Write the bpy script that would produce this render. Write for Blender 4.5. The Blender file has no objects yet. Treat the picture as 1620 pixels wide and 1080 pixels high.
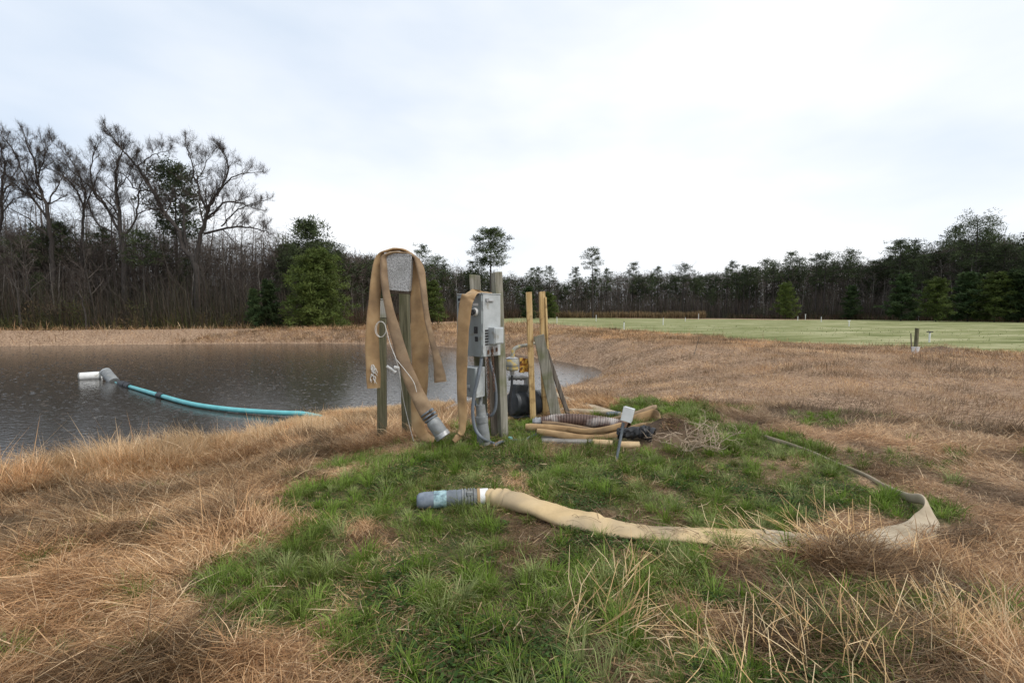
import bpy, math, random
import numpy as np
from mathutils import Vector, Matrix
R = math.radians
random.seed(7); rng = np.random.default_rng(11)
S = bpy.context.scene
COL = S.collection
# ------------------------------------------------------------------ camera
EYE = 1.6; FP = 720.0; PITCH = math.atan(45 / FP)
cd = bpy.data.cameras.new('camera'); cam = bpy.data.objects.new('camera', cd); COL.objects.link(cam)
cd.sensor_width = 36.0; cd.lens = 16.0; cd.clip_start = 0.05; cd.clip_end = 8000
cam.location = (0, 0, EYE); cam.rotation_euler = (R(90) - PITCH, 0, 0)
S.camera = cam
# ------------------------------------------------------------------ world, sun
SUN_EL, SUN_AZ = 52, 118      # azimuth clockwise from +Y (view direction)
w = bpy.data.worlds.new('World'); S.world = w; w.use_nodes = True
nt = w.node_tree; nt.nodes.clear()
def wn(t): return nt.nodes.new(t)
sky = wn('ShaderNodeTexSky'); sky.sky_type = 'NISHITA'; sky.sun_disc = False
sky.sun_elevation = R(SUN_EL); sky.sun_rotation = R(SUN_AZ); sky.dust_density = 3.0
tc = wn('ShaderNodeTexCoord'); mp = wn('ShaderNodeMapping'); mp.inputs['Scale'].default_value = (1.0, 1.0, 2.6)
mp.inputs['Location'].default_value = (0.35, 0.2, 0.1)
nz = wn('ShaderNodeTexNoise'); nz.inputs['Scale'].default_value = 1.35; nz.inputs['Detail'].default_value = 5; nz.inputs['Roughness'].default_value = 0.48
rp = wn('ShaderNodeValToRGB')
rp.color_ramp.elements[0].position = 0.31; rp.color_ramp.elements[0].color = (0.63, 0.72, 0.84, 1)
rp.color_ramp.elements[1].position = 0.64; rp.color_ramp.elements[1].color = (0.985, 0.99, 1.0, 1)
sc_ = wn('ShaderNodeVectorMath'); sc_.operation = 'SCALE'; sc_.inputs['Scale'].default_value = 8.6
mx = wn('ShaderNodeMix'); mx.data_type = 'RGBA'; mx.inputs['Factor'].default_value = 0.88
bg = wn('ShaderNodeBackground'); bg.inputs['Strength'].default_value = 0.1
wo = wn('ShaderNodeOutputWorld'); L = nt.links.new
dt = wn('ShaderNodeVectorMath'); dt.operation = 'DOT_PRODUCT'; dt.inputs[1].default_value = (0.17, 0.0, -0.10)     # thinner cloud to the left, thicker to the right
ad = wn('ShaderNodeMath'); ad.operation = 'ADD'; L(tc.outputs['Generated'], dt.inputs[0]); L(dt.outputs['Value'], ad.inputs[0])
L(tc.outputs['Generated'], mp.inputs['Vector']); L(mp.outputs[0], nz.inputs['Vector']); L(nz.outputs['Fac'], ad.inputs[1]); L(ad.outputs[0], rp.inputs['Fac'])
L(rp.outputs['Color'], sc_.inputs[0]); L(sky.outputs[0], mx.inputs[6]); L(sc_.outputs[0], mx.inputs[7])
L(mx.outputs[2], bg.inputs['Color']); L(bg.outputs[0], wo.inputs['Surface'])
sd = bpy.data.lights.new('sun', 'SUN'); sd.energy = 1.5; sd.angle = R(24); sd.color = (1.0, 0.96, 0.9)
sun = bpy.data.objects.new('sun', sd); COL.objects.link(sun)
_d = Vector((math.sin(R(SUN_AZ)) * math.cos(R(SUN_EL)), math.cos(R(SUN_AZ)) * math.cos(R(SUN_EL)), math.sin(R(SUN_EL))))
sun.rotation_euler = _d.to_track_quat('Z', 'Y').to_euler(); sun.location = (20, -10, 40)
S.view_settings.view_transform = 'Standard'; S.view_settings.look = 'None'
S.view_settings.exposure = 0.5; S.view_settings.gamma = 1.0
S.cycles.max_bounces = 6; S.cycles.diffuse_bounces = 3; S.cycles.transparent_max_bounces = 8
# ------------------------------------------------------------------ pixel -> world helpers
CP, SP_ = math.cos(PITCH), math.sin(PITCH)
def ray(u, v):
    dx = (u - 810) / FP; dy = (540 - v) / FP
    return np.array([dx, CP + dy * SP_, -SP_ + dy * CP])
def P(u, v, Y):
    d = ray(u, v); t = Y / d[1]; return np.array([0, 0, EYE]) + d * t
def flat(u, v, z=0.0):
    d = ray(u, v); t = (z - EYE) / d[2]; return np.array([0, 0, EYE]) + d * t
# ------------------------------------------------------------------ noise and terrain
def _hash(ix, iy, s):
    h = (ix.astype(np.int64) * 374761393 + iy.astype(np.int64) * 668265263 + s * 1442695041) & 0xffffffff
    h = ((h ^ (h >> 13)) * 1274126177) & 0xffffffff
    return ((h ^ (h >> 16)) & 0xffff) / 65535.0
def vnoise(x, y, s=0):
    x = np.asarray(x, float); y = np.asarray(y, float)
    ix = np.floor(x); iy = np.floor(y); fx = x - ix; fy = y - iy
    fx = fx * fx * (3 - 2 * fx); fy = fy * fy * (3 - 2 * fy)
    a = _hash(ix, iy, s); b = _hash(ix + 1, iy, s); c = _hash(ix, iy + 1, s); d = _hash(ix + 1, iy + 1, s)
    return (a * (1 - fx) + b * fx) * (1 - fy) + (c * (1 - fx) + d * fx) * fy
def fbm(x, y, s=0, o=3):
    t = 0; a = 0.5; f = 1; n = 0
    for i in range(o):
        t = t + a * vnoise(np.asarray(x) * f, np.asarray(y) * f, s + i); n += a; a *= 0.5; f *= 2.03
    return t / n
def sdf(x, y, poly):
    x = np.asarray(x, float); y = np.asarray(y, float)
    d2 = np.full(x.shape, 1e18); ins = np.zeros(x.shape, bool); n = len(poly)
    for i in range(n):
        ax, ay = poly[i]; bx, by = poly[(i + 1) % n]
        ex, ey = bx - ax, by - ay
        t = np.clip(((x - ax) * ex + (y - ay) * ey) / (ex * ex + ey * ey), 0, 1)
        d2 = np.minimum(d2, (x - ax - t * ex) ** 2 + (y - ay - t * ey) ** 2)
        c = ((ay > y) != (by > y)) & (x < (bx - ax) * (y - ay) / ((by - ay) if by != ay else 1e-9) + ax)
        ins ^= c
    d = np.sqrt(d2); return np.where(ins, -d, d)
WZ = -0.9
POND = [(-7.7, 6.9), (-6.3, 7.6), (-5.6, 9.1), (-4.9, 10.9), (-3.9, 11.7), (-1.9, 12.5), (0.0, 13.5), (1.9, 15.4), (3.4, 17.2), (3.9, 18.9), (3.7, 20.8),
        (2.3, 24), (-0.4, 28.6), (-5.2, 34), (-10, 36.6), (-16, 37.6), (-26, 37), (-38, 34.4), (-50, 31), (-58, 24), (-55, 12), (-40, 4), (-24, 1.5), (-14, 2.6), (-10, 5.0)]
def sst(t): t = np.clip(t, 0, 1); return t * t * (3 - 2 * t)
MOUND = flat(1062, 700)
MOUND2 = flat(1492, 559)
def H(x, y):
    x = np.asarray(x, float); y = np.asarray(y, float)
    d = sdf(x, y, POND) + (fbm(x * .8, y * .8, 3) - .5) * 0.7
    far = sst((y - 13) / 6)
    wdt = 5.4 * (1 - far) + 3.4 * far
    out = WZ + 0.9 * (1 - far) * np.clip(d / 6.0, 0, 1) ** 1.25 + far * 1.06 * (1 - (1 - np.clip(d / wdt, 0, 1)) ** 1.7)
    out = out - 0.16 * far * sst((d - 4.5) / 6)
    out = out - 0.5 * sst((d - 4.0) / 4) * sst((-6 - x) / 6) * far       # low ground of the wood behind the bank
    inn = WZ + np.maximum(d * 0.45, -1.3)
    z = np.where(d > 0, out, inn)
    r = np.hypot(x, y)
    z = z + np.where(d > 0, 1, 0) * np.clip(d / 2, 0, 1) * ((fbm(x * .55, y * .55, 21) - .5) * .10 + (fbm(x * 2.3, y * 2.3, 31) - .5) * .05) * np.clip(60 / (r + 1), 0, 1)
    z = z + .33 * np.exp(-(((x - MOUND[0]) / .42) ** 2 + ((y - MOUND[1]) / .34) ** 2))
    z = z + .32 * np.exp(-(((x - MOUND2[0]) / .60) ** 2 + ((y - MOUND2[1]) / .6) ** 2))
    return z
def h1(x, y): return float(H(np.array([x]), np.array([y]))[0])
def G(u, v, up=0.0):
    d = ray(u, v); o = np.array([0, 0, EYE]); ts = np.concatenate([np.linspace(1, 12, 600), np.linspace(12, 200, 2400)])
    pts = o + ts[:, None] * d
    hh = H(pts[:, 0], pts[:, 1]); k = np.argmax(pts[:, 2] < hh)
    p = pts[k] if k > 0 else pts[-1]
    return np.array([p[0], p[1], h1(p[0], p[1]) + up])
# ------------------------------------------------------------------ materials
def newmat(name):
    m = bpy.data.materials.new(name); m.use_nodes = True; m.node_tree.nodes.clear(); return m, m.node_tree
def ramp(t, stops):
    r = t.nodes.new('ShaderNodeValToRGB'); e = r.color_ramp.elements
    while len(e) < len(stops): e.new(0.5)
    for k, (p, c) in enumerate(stops): e[k].position = p; e[k].color = (*c, 1)
    return r
def mat(name, stops, scale=8, detail=4, rough=0.7, bump=0.2, stretch=(1, 1, 1), metal=0.0, layer=None, spec=0.4, dist=0.01, nrough=0.6):
    m, t = newmat(name); l = t.links.new; N = t.nodes.new
    co = N('ShaderNodeTexCoord'); ma = N('ShaderNodeMapping'); ma.inputs['Scale'].default_value = stretch
    l(co.outputs['Object'], ma.inputs['Vector'])
    n = N('ShaderNodeTexNoise'); n.inputs['Scale'].default_value = scale; n.inputs['Detail'].default_value = detail; n.inputs['Roughness'].default_value = nrough
    l(ma.outputs[0], n.inputs['Vector'])
    r = ramp(t, stops); l(n.outputs['Fac'], r.inputs['Fac'])
    out = r.outputs['Color']
    b = N('ShaderNodeBsdfPrincipled')
    if layer:
        lc, ls, lo, hi = layer
        n2 = N('ShaderNodeTexNoise'); n2.inputs['Scale'].default_value = ls; n2.inputs['Detail'].default_value = 5; l(co.outputs['Object'], n2.inputs['Vector'])
        mr = N('ShaderNodeMapRange'); mr.inputs[1].default_value = lo; mr.inputs[2].default_value = hi; l(n2.outputs['Fac'], mr.inputs[0])
        mi = N('ShaderNodeMix'); mi.data_type = 'RGBA'; l(mr.outputs[0], mi.inputs['Factor']); l(out, mi.inputs[6]); mi.inputs[7].default_value = (*lc, 1)
        out = mi.outputs[2]
    l(out, b.inputs['Base Color']); b.inputs['Roughness'].default_value = rough; b.inputs['Metallic'].default_value = metal
    b.inputs['Specular IOR Level'].default_value = spec
    if bump:
        bp = N('ShaderNodeBump'); bp.inputs['Strength'].default_value = bump; bp.inputs['Distance'].default_value = dist
        l(n.outputs['Fac'], bp.inputs['Height']); l(bp.outputs[0], b.inputs['Normal'])
    o = N('ShaderNodeOutputMaterial'); l(b.outputs[0], o.inputs['Surface'])
    return m
def attrmat(name, trans=0.3, rough=0.6, rand=0.0, spec=0.2):
    m, t = newmat(name); l = t.links.new; N = t.nodes.new
    a = N('ShaderNodeAttribute'); a.attribute_name = 'Col'; c = a.outputs['Color']
    if rand:
        oi = N('ShaderNodeObjectInfo'); mr = N('ShaderNodeMapRange'); mr.inputs[3].default_value = 1 - rand; mr.inputs[4].default_value = 1 + rand
        l(oi.outputs['Random'], mr.inputs[0]); v = N('ShaderNodeVectorMath'); v.operation = 'SCALE'; l(c, v.inputs[0]); l(mr.outputs[0], v.inputs['Scale']); c = v.outputs[0]
    b = N('ShaderNodeBsdfPrincipled'); b.inputs['Roughness'].default_value = rough; b.inputs['Specular IOR Level'].default_value = spec
    l(c, b.inputs['Base Color']); o = N('ShaderNodeOutputMaterial')
    if trans:
        tr = N('ShaderNodeBsdfTranslucent'); l(c, tr.inputs['Color']); ms = N('ShaderNodeMixShader'); ms.inputs[0].default_value = trans
        l(b.outputs[0], ms.inputs[1]); l(tr.outputs[0], ms.inputs[2]); l(ms.outputs[0], o.inputs['Surface'])
    else: l(b.outputs[0], o.inputs['Surface'])
    return m
M = {}
M['blade'] = attrmat('grass_blade', 0.3, 0.65)
M['leaf'] = attrmat('needle_foliage', 0.2, 0.7, 0.25)
M['twig'] = attrmat('twig_bark', 0.0, 0.9, 0.2)
M['bark'] = mat('bark', [(0.3, (.024, .021, .018)), (0.7, (.072, .062, .055))], 3, 5, .95, .5, (3, 3, .6), dist=.05)
M['palebark'] = mat('pale_bark', [(0.3, (.10, .09, .08)), (0.7, (.27, .25, .22))], 2, 5, .95, .3, (3, 3, .6), dist=.03)
M['post'] = mat('weathered_post', [(0.25, (.10, .095, .07)), (0.5, (.24, .225, .18)), (0.8, (.42, .40, .34))], 6, 7, .9, .5, (6, 6, .35), layer=((.10, .115, .035), 3.2, .48, .72), dist=.012)
M['mosspost'] = mat('mossy_post', [(0.25, (.045, .042, .024)), (0.5, (.115, .108, .062)), (0.8, (.24, .22, .14))], 6, 7, .9, .5, (6, 6, .35), layer=((.085, .09, .035), 4, .5, .8), dist=.012)
M['greypost'] = mat('silvered_post', [(0.2, (.16, .15, .125)), (0.5, (.33, .32, .28)), (0.8, (.5, .49, .44))], 7, 7, .9, .5, (7, 7, .3), layer=((.13, .14, .05), 2.6, .5, .75), dist=.012)
M['lumber'] = mat('yellow_lumber', [(0.25, (.26, .15, .05)), (0.5, (.50, .34, .15)), (0.8, (.66, .51, .28))], 5, 7, .85, .5, (8, 8, .4), layer=((.16, .085, .03), 7, .52, .68), dist=.008)
M['dkwood'] = mat('dark_board', [(0.25, (.05, .04, .03)), (0.5, (.12, .10, .08)), (0.8, (.24, .21, .17))], 6, 7, .9, .5, (6, 6, .4), dist=.012)
M['hose'] = mat('canvas_hose', [(0.22, (.23, .14, .065)), (0.5, (.36, .23, .112)), (0.78, (.46, .325, .175))], 4.5, 7, .82, .25, (1, 1, 1), layer=((.17, .11, .06), 3.0, .47, .74), dist=.008)
M['hosedark'] = mat('stained_hose', [(0.22, (.13, .085, .05)), (0.5, (.25, .17, .10)), (0.78, (.38, .28, .17))], 5, 7, .82, .3, (1, 1, 1), layer=((.14, .10, .07), 3, .48, .75), dist=.008)
M['hosepale'] = mat('pale_hose', [(0.22, (.36, .25, .125)), (0.5, (.54, .395, .21)), (0.8, (.63, .48, .285))], 3.2, 8, .85, .3, (1, 1, 1), layer=((.30, .235, .155), 2.0, .48, .72), dist=.008)
M['hosegrey'] = mat('sun_bleached_hose', [(0.22, (.25, .195, .125)), (0.5, (.40, .325, .225)), (0.8, (.52, .44, .325))], 4, 6, .85, .25, dist=.008)
M['galv'] = mat('speckled_galvanised_steel', [(0.36, (.15, .15, .145)), (0.47, (.32, .32, .315)), (0.6, (.50, .505, .50))], 85, 3, .6, .15, metal=.15, layer=((.24, .245, .23), 3, .56, .74))
M['cab'] = mat('shaded_grey_painted_steel', [(0.3, (.19, .215, .215)), (0.55, (.255, .285, .285)), (0.8, (.31, .335, .335))], 6, 6, .45, .05, (1, 1, .5), layer=((.20, .19, .15), 7, .60, .74))  # door tone: front-face shade put into the colour, darker than the side grey
M['cabside'] = mat('lit_pale_grey_steel', [(0.3, (.32, .345, .345)), (0.6, (.44, .465, .47)), (0.8, (.50, .52, .525))], 6, 6, .5, .05, layer=((.22, .20, .15), 8, .58, .72))  # body tone: right-side light put into the colour; also pale grey of small boxes
M['conduit'] = mat('grey_conduit', [(0.3, (.10, .115, .13)), (0.7, (.19, .21, .235))], 10, 4, .5, .1)
M['pvc'] = mat('weathered_grey_pvc', [(0.25, (.12, .125, .125)), (0.55, (.22, .23, .23)), (0.8, (.36, .37, .365))], 9, 6, .6, .2, layer=((.16, .15, .12), 8, .55, .75))
M['white'] = mat('white_plastic', [(0.3, (.60, .60, .58)), (0.7, (.80, .80, .78))], 6, 5, .5, .05, layer=((.40, .38, .32), 6, .6, .75))
M['black'] = mat('black_rubber', [(0.3, (.012, .012, .013)), (0.7, (.035, .035, .037))], 12, 4, .5, .15)
M['motor'] = mat('dark_cast_iron', [(0.3, (.022, .025, .028)), (0.6, (.05, .055, .06)), (0.8, (.09, .09, .09))], 9, 6, .5, .25)
M['rust'] = mat('rusty_yellow_paint', [(0.36, (.10, .03, .012)), (0.47, (.34, .13, .02)), (0.55, (.62, .36, .06)), (0.8, (.68, .46, .12))], 16, 6, .75, .4)
M['rustchain'] = mat('rusty_chain', [(0.3, (.05, .028, .018)), (0.7, (.20, .105, .06))], 30, 4, .85, .3)
M['yellowgrey'] = mat('faded_yellow_casting', [(0.35, (.24, .25, .24)), (0.5, (.36, .35, .28)), (0.62, (.60, .42, .10))], 12, 5, .6, .2)
M['teal'] = mat('teal_pipe_plastic', [(0.3, (.10, .40, .42)), (0.7, (.17, .52, .53))], 4, 4, .35, .05)
M['tape'] = mat('teal_tape', [(0.35, (.10, .14, .17)), (0.55, (.28, .42, .44)), (0.75, (.42, .52, .52))], 22, 4, .6, .3)
M['bluegrey'] = mat('blue_grey_plastic', [(0.3, (.12, .145, .18)), (0.7, (.24, .27, .31))], 14, 5, .5, .25)
M['steel'] = mat('dull_steel', [(0.3, (.24, .24, .24)), (0.7, (.50, .50, .50))], 18, 4, .45, .2, metal=.5)
M['ribbed'] = mat('ribbed_brown_hose', [(0.3, (.055, .03, .022)), (0.7, (.14, .085, .065))], 12, 4, .55, .2, layer=((.40, .36, .33), 5, .5, .7))
M['slab'] = mat('grey_concrete', [(0.3, (.16, .15, .135)), (0.7, (.30, .285, .26))], 14, 6, .9, .3)
M['rope'] = mat('white_cord', [(0.3, (.48, .46, .42)), (0.7, (.72, .70, .66))], 40, 3, .8, .2)
M['foam'] = mat('tan_foam', [(0.3, (.44, .29, .15)), (0.7, (.64, .48, .28))], 14, 5, .9, .3)
M['plate'] = mat('black_plate', [(0.3, (.01, .01, .012)), (0.65, (.03, .03, .03)), (0.75, (.25, .25, .25))], 60, 2, .5, 0)
M['cyan'] = mat('light_blue_plastic', [(0.3, (.16, .50, .62)), (0.7, (.30, .66, .75))], 8, 2, .4, 0)
M['deadtwig'] = mat('dead_twig', [(0.3, (.30, .22, .15)), (0.7, (.62, .49, .36))], 8, 4, .9, .2)
M['dkstem'] = mat('dry_stem', [(0.3, (.12, .08, .05)), (0.7, (.36, .25, .16))], 6, 3, .9, 0)
M['dirt'] = mat('dirt', [(0.3, (.06, .045, .033)), (0.7, (.17, .13, .10))], 14, 6, .95, .5)
# ------------------------------------------------------------------ mesh builder
def perp(t):
    a = np.array([0, 0, 1.0]) if abs(t[2]) < .9 else np.array([1.0, 0, 0]); n = np.cross(t, a); return n / np.linalg.norm(n)
def crom(c, sub):
    c = np.asarray(c, float)
    if len(c) < 3: 
        return np.array([c[0] + (c[-1] - c[0]) * k / sub for k in range(sub + 1)])
    e = np.vstack([2 * c[0] - c[1], c, 2 * c[-1] - c[-2]]); o = []
    for i in range(1, len(e) - 2):
        p0, p1, p2, p3 = e[i - 1], e[i], e[i + 1], e[i + 2]
        for k in range(sub):
            t = k / sub
            o.append(.5 * (2 * p1 + (p2 - p0) * t + (2 * p0 - 5 * p1 + 4 * p2 - p3) * t * t + (3 * p1 - p0 - 3 * p2 + p3) * t ** 3))
    o.append(e[-2]); return np.array(o)
EXC = []
def exc(p, r): EXC.append((float(p[0]), float(p[1]), float(r)))
def excl(x, y):
    k = np.ones(x.shape, bool)
    for a, c, r in EXC: k &= (x - a) ** 2 + (y - c) ** 2 > r * r
    return k
class MB:
    def __init__(s): s.v = []; s.f = []; s.c = []; s.smooth = True
    def add(s, vs, fs, col=None):
        b = len(s.v); s.v.extend([tuple(map(float, q)) for q in vs]); s.f.extend([tuple(b + i for i in f) for f in fs])
        if col is not None: s.c.extend([col] * len(vs))
    def box(s, c, size, rot=None, taper=None):
        hx, hy, hz = [q / 2 for q in size]; vs = []
        for z in (-1, 1):
            k = taper if (taper and z > 0) else 1
            for x, y in ((-1, -1), (1, -1), (1, 1), (-1, 1)): vs.append(np.array([x * hx * k, y * hy * k, z * hz]))
        if rot is not None: vs = [np.array(rot @ Vector(q)) for q in vs]
        s.add([np.array(c) + q for q in vs], [(3, 2, 1, 0), (4, 5, 6, 7), (0, 1, 5, 4), (1, 2, 6, 5), (2, 3, 7, 6), (3, 0, 4, 7)]); return s
    def tube(s, path, rad, n=10, cap=True, col=None):
        path = np.asarray(path, float); m = len(path); rad = np.broadcast_to(np.asarray(rad, float), (m,))
        tn = np.gradient(path, axis=0) if m > 2 else np.array([path[-1] - path[0]] * m)
        tn = tn / (np.linalg.norm(tn, axis=1)[:, None] + 1e-12)
        nr = perp(tn[0]); vs = []; an = np.arange(n) * 2 * math.pi / n; ca, sa = np.cos(an)[:, None], np.sin(an)[:, None]
        for i in range(m):
            nr = nr - tn[i] * np.dot(nr, tn[i]); nr /= np.linalg.norm(nr) + 1e-12; b = np.cross(tn[i], nr)
            vs.extend(path[i] + rad[i] * (ca * nr + sa * b))
        fs = [(i * n + j, i * n + (j + 1) % n, (i + 1) * n + (j + 1) % n, (i + 1) * n + j) for i in range(m - 1) for j in range(n)]
        if cap: fs += [tuple(range(n - 1, -1, -1)), tuple(range((m - 1) * n, m * n))]
        s.add(vs, fs, col); return s
    def cyl(s, a, b, r, r2=None, n=16): return s.tube([a, b], [r, r if r2 is None else r2], n)
    def pipe(s, a, b, ro, ri, n=18):           # open-ended hollow pipe
        a = np.asarray(a, float); b = np.asarray(b, float); t = b - a; t /= np.linalg.norm(t); u = perp(t); w_ = np.cross(t, u); vs = []
        for p, r in ((a, ro), (b, ro), (b, ri), (a, ri)):
            for j in range(n):
                q = j * 2 * math.pi / n; vs.append(p + r * (math.cos(q) * u + math.sin(q) * w_))
        fs = [(k * n + j, k * n + (j + 1) % n, ((k + 1) % 4) * n + (j + 1) % n, ((k + 1) % 4) * n + j) for k in range(4) for j in range(n)]
        s.add(vs, fs); return s
    def sweep(s, ctrl, sub=8, n=14, wr=0.0):   # ctrl rows: pos(3), width direction(3), half width, half thickness
        c = crom(np.array([np.concatenate([r[0], r[1], [r[2], r[3]]]) for r in ctrl]), sub); m = len(c)
        p = c[:, :3]; tn = np.gradient(p, axis=0); tn /= np.linalg.norm(tn, axis=1)[:, None] + 1e-9; vs = []
        for i in range(m):
            w_ = c[i, 3:6]; w_ = w_ - tn[i] * np.dot(w_, tn[i]); w_ /= np.linalg.norm(w_) + 1e-9; t_ = np.cross(tn[i], w_)
            for j in range(n):
                q = j * 2 * math.pi / n; cx, sx = math.cos(q), math.sin(q)
                cx = math.copysign(abs(cx) ** .75, cx); 
                k = 1 + wr * (random.random() - .5) + wr * 1.2 * math.sin(i * .9 + 2 * q) 
                vs.append(p[i] + w_ * cx * max(c[i, 6], .003) * (1 + wr * .4 * math.sin(i * .53) * math.sin(i * .17 + 1)) + t_ * sx * max(c[i, 7], .002) * k)
        fs = [(i * n + j, i * n + (j + 1) % n, (i + 1) * n + (j + 1) % n, (i + 1) * n + j) for i in range(m - 1) for j in range(n)]
        fs += [tuple(range(n - 1, -1, -1)), tuple(range((m - 1) * n, m * n))]
        s.add(vs, fs); return s
def thing(name, label, cat, loc=(0, 0, 0), group=None):
    o = bpy.data.objects.new(name, None); COL.objects.link(o); o.location = [float(q) for q in loc]; o.empty_display_size = .2
    o['label'] = label; o['category'] = cat
    if group: o['group'] = group
    return o
def obj(name, mb, m, parent=None, bev=0.0, smooth=True, loc=None, ang=40):
    me = bpy.data.meshes.new(name); off = np.array(parent.matrix_basis.translation if parent else (loc if loc is not None else (0, 0, 0)))
    if parent and parent.parent: off = off + np.array(parent.parent.matrix_basis.translation)
    v = np.array(mb.v) - off
    me.from_pydata(v.tolist(), [], mb.f); me.update()
    if mb.c:
        a = me.attributes.new('Col', 'FLOAT_COLOR', 'POINT'); cc = np.ones((len(mb.v), 4), np.float32); cc[:, :3] = np.array(mb.c); a.data.foreach_set('color', cc.ravel())
    me.materials.append(M[m] if isinstance(m, str) else m)
    o = bpy.data.objects.new(name, me); COL.objects.link(o)
    if parent: o.parent = parent
    else: o.location = [float(q) for q in off]
    if smooth:
        me.polygons.foreach_set('use_smooth', [True] * len(me.polygons))
        if ang: me.set_sharp_from_angle(angle=R(ang))
    if bev:
        b = o.modifiers.new('bevel', 'BEVEL'); b.width = bev; b.segments = 2; b.limit_method = 'ANGLE'
    return o
def tag(o, label, cat, group=None):
    o['label'] = label; o['category'] = cat
    if group: o['group'] = group
    return o
def npmesh(name, V, F4, F3, C, m, parent=None):
    me = bpy.data.meshes.new(name); n4, n3 = len(F4), len(F3)
    me.vertices.add(len(V)); me.vertices.foreach_set('co', np.ascontiguousarray(V, np.float32).ravel())
    li = np.concatenate([np.asarray(F4, np.int32).ravel(), np.asarray(F3, np.int32).ravel()]).astype(np.int32)
    me.loops.add(len(li)); me.loops.foreach_set('vertex_index', li)
    ls = np.concatenate([np.arange(n4) * 4, n4 * 4 + np.arange(n3) * 3]).astype(np.int32)
    me.polygons.add(n4 + n3); me.polygons.foreach_set('loop_start', ls)
    me.update(calc_edges=True)
    if C is not None:
        a = me.attributes.new('Col', 'FLOAT_COLOR', 'POINT'); cc = np.ones((len(V), 4), np.float32); cc[:, :3] = C; a.data.foreach_set('color', cc.ravel())
    me.materials.append(M[m]); o = bpy.data.objects.new(name, me); COL.objects.link(o)
    if parent: o.parent = parent
    return o
def blade_arrays(p, az, lean, ln, wd, curve, col):
    n = len(p); d = np.stack([np.cos(az), np.sin(az)], 1)
    tw = az + math.pi / 2 + rng.normal(0, .5, n); wv = np.stack([np.cos(tw), np.sin(tw), rng.normal(0, .25, n)], 1) * (wd / 2)[:, None]
    def seg(th, l): return np.concatenate([d * (np.sin(th) * l)[:, None], (np.cos(th) * l)[:, None]], 1)
    m1 = p + seg(lean, ln * .55); tip = m1 + seg(np.clip(lean + curve, 0, 1.75), ln * .45)
    V = np.stack([p - wv, p + wv, m1 + wv * .85, m1 - wv * .85, tip], 1).reshape(-1, 3)
    b = np.arange(n) * 5; F4 = np.stack([b, b + 1, b + 2, b + 3], 1); F3 = np.stack([b + 3, b + 2, b + 4], 1)
    return V, F4, F3, np.repeat(col, 5, 0)
# ------------------------------------------------------------------ GROUND
def graded(lo, hi, c0, c1, fine, mid, m0, m1):
    a = list(np.arange(c0, c1, fine))
    x = c1; st = fine
    while x < hi: a.append(x); st = min(st * 1.12, mid) if x < m1 else st * 1.25; x += st
    a.append(hi); x = c0; st = fine; b = []
    while x > lo: st = min(st * 1.12, mid) if x > m0 else st * 1.25; x -= st; b.append(max(x, lo))
    return np.array(sorted(set(b + a)))
gx = graded(-3500, 3500, -9, 7, .16, .7, -62, 60); gy = graded(-300, 4000, 1, 13, .16, .6, -6, 60)
X, Y = np.meshgrid(gx, gy); Z = H(X, Y); nx, ny = len(gx), len(gy)
GREEN = [tuple(flat(u, v)[:2]) for u, v in [(515, 708), (580, 690), (660, 682), (740, 662), (815, 655), (870, 668), (930, 672), (985, 640), (975, 625), (1040, 622), (1110, 648), (1150, 665), (1230, 690), (1310, 700),
         (1345, 730), (1400, 770), (1480, 790), (1520, 815), (1480, 840), (1330, 815), (1290, 835), (1120, 880), (1190, 930), (1130, 1010), (1200, 1085), (1480, 1090), (1500, 1300), (600, 1300), (610, 1085), (560, 1000), (470, 1010), (340, 965), (330, 920), (420, 870), (480, 850), (600, 860), (610, 830), (470, 800), (490, 755), (560, 740), (520, 725)]]
def green(x, y):
    r = np.hypot(x, y)
    d = sdf(x, y, GREEN) + (fbm(x * 2.2, y * 2.2, 77, 3) - .5) * 1.1
    g = sst(.5 - d / .35)
    hole = fbm(x * 1.7 + 9, y * 1.7, 55, 3)
    g = g * (1 - .75 * sst((hole - .63) / .07))
    sp = fbm(x * 1.3, y * 1.3 + 40, 91, 3)
    g = np.maximum(g, (.75 - .4 * sst((-.6 - x) / .6)) * sst((sp - .62) / .06) * (r < 9) * (x > -4.5) * (y > 2.0))
    ring = np.exp(-((x - MOUND[0]) / .5) ** 2 - ((y - MOUND[1]) / .4) ** 2)
    pst = np.exp(-((x + 1.5) / .45) ** 2 - ((y - 5.75) / .25) ** 2)
    return np.clip(g * (1 - ring) * (1 - pst), 0, 1)
FE = [tuple(flat(u, v)[:2]) for u, v in [(840, 511.5), (870, 512.5), (950, 519), (1040, 526), (1160, 536), (1300, 544), (1440, 550), (1620, 558), (1900, 574)]]
FIELD = FE + [(300, 15), (300, 150), (60, 108), (30, 145), (0, 150), (-8, 120), (-14, 82), (-8, 70)]
def field(x, y): return sst(.5 - (sdf(x, y, FIELD) + (fbm(x * .6, y * .6, 15) - .5) * 3.0) / 1.2)
def woodD(px):
    return np.interp(px, [-500, 0, 430, 520, 600, 700, 830, 1000, 1150, 1300, 1450, 1620, 2100], [46, 47, 50, 56, 74, 112, 150, 150, 135, 116, 98, 82, 66])
def forest(x, y):
    u = 810 + np.clip(x / np.maximum(y, .1), -3, 3) * FP
    return sst((y - woodD(u) + 4) / 6) * (y > 30)
me = bpy.data.meshes.new('ground')
V = np.stack([X, Y, Z], -1).reshape(-1, 3)
ii, jj = np.meshgrid(np.arange(ny - 1), np.arange(nx - 1), indexing='ij'); a = (ii * nx + jj).ravel()
F4 = np.stack([a, a + 1, a + nx + 1, a + nx], 1)
m, t = newmat('ground_turf'); l = t.links.new; N = t.nodes.new
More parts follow.
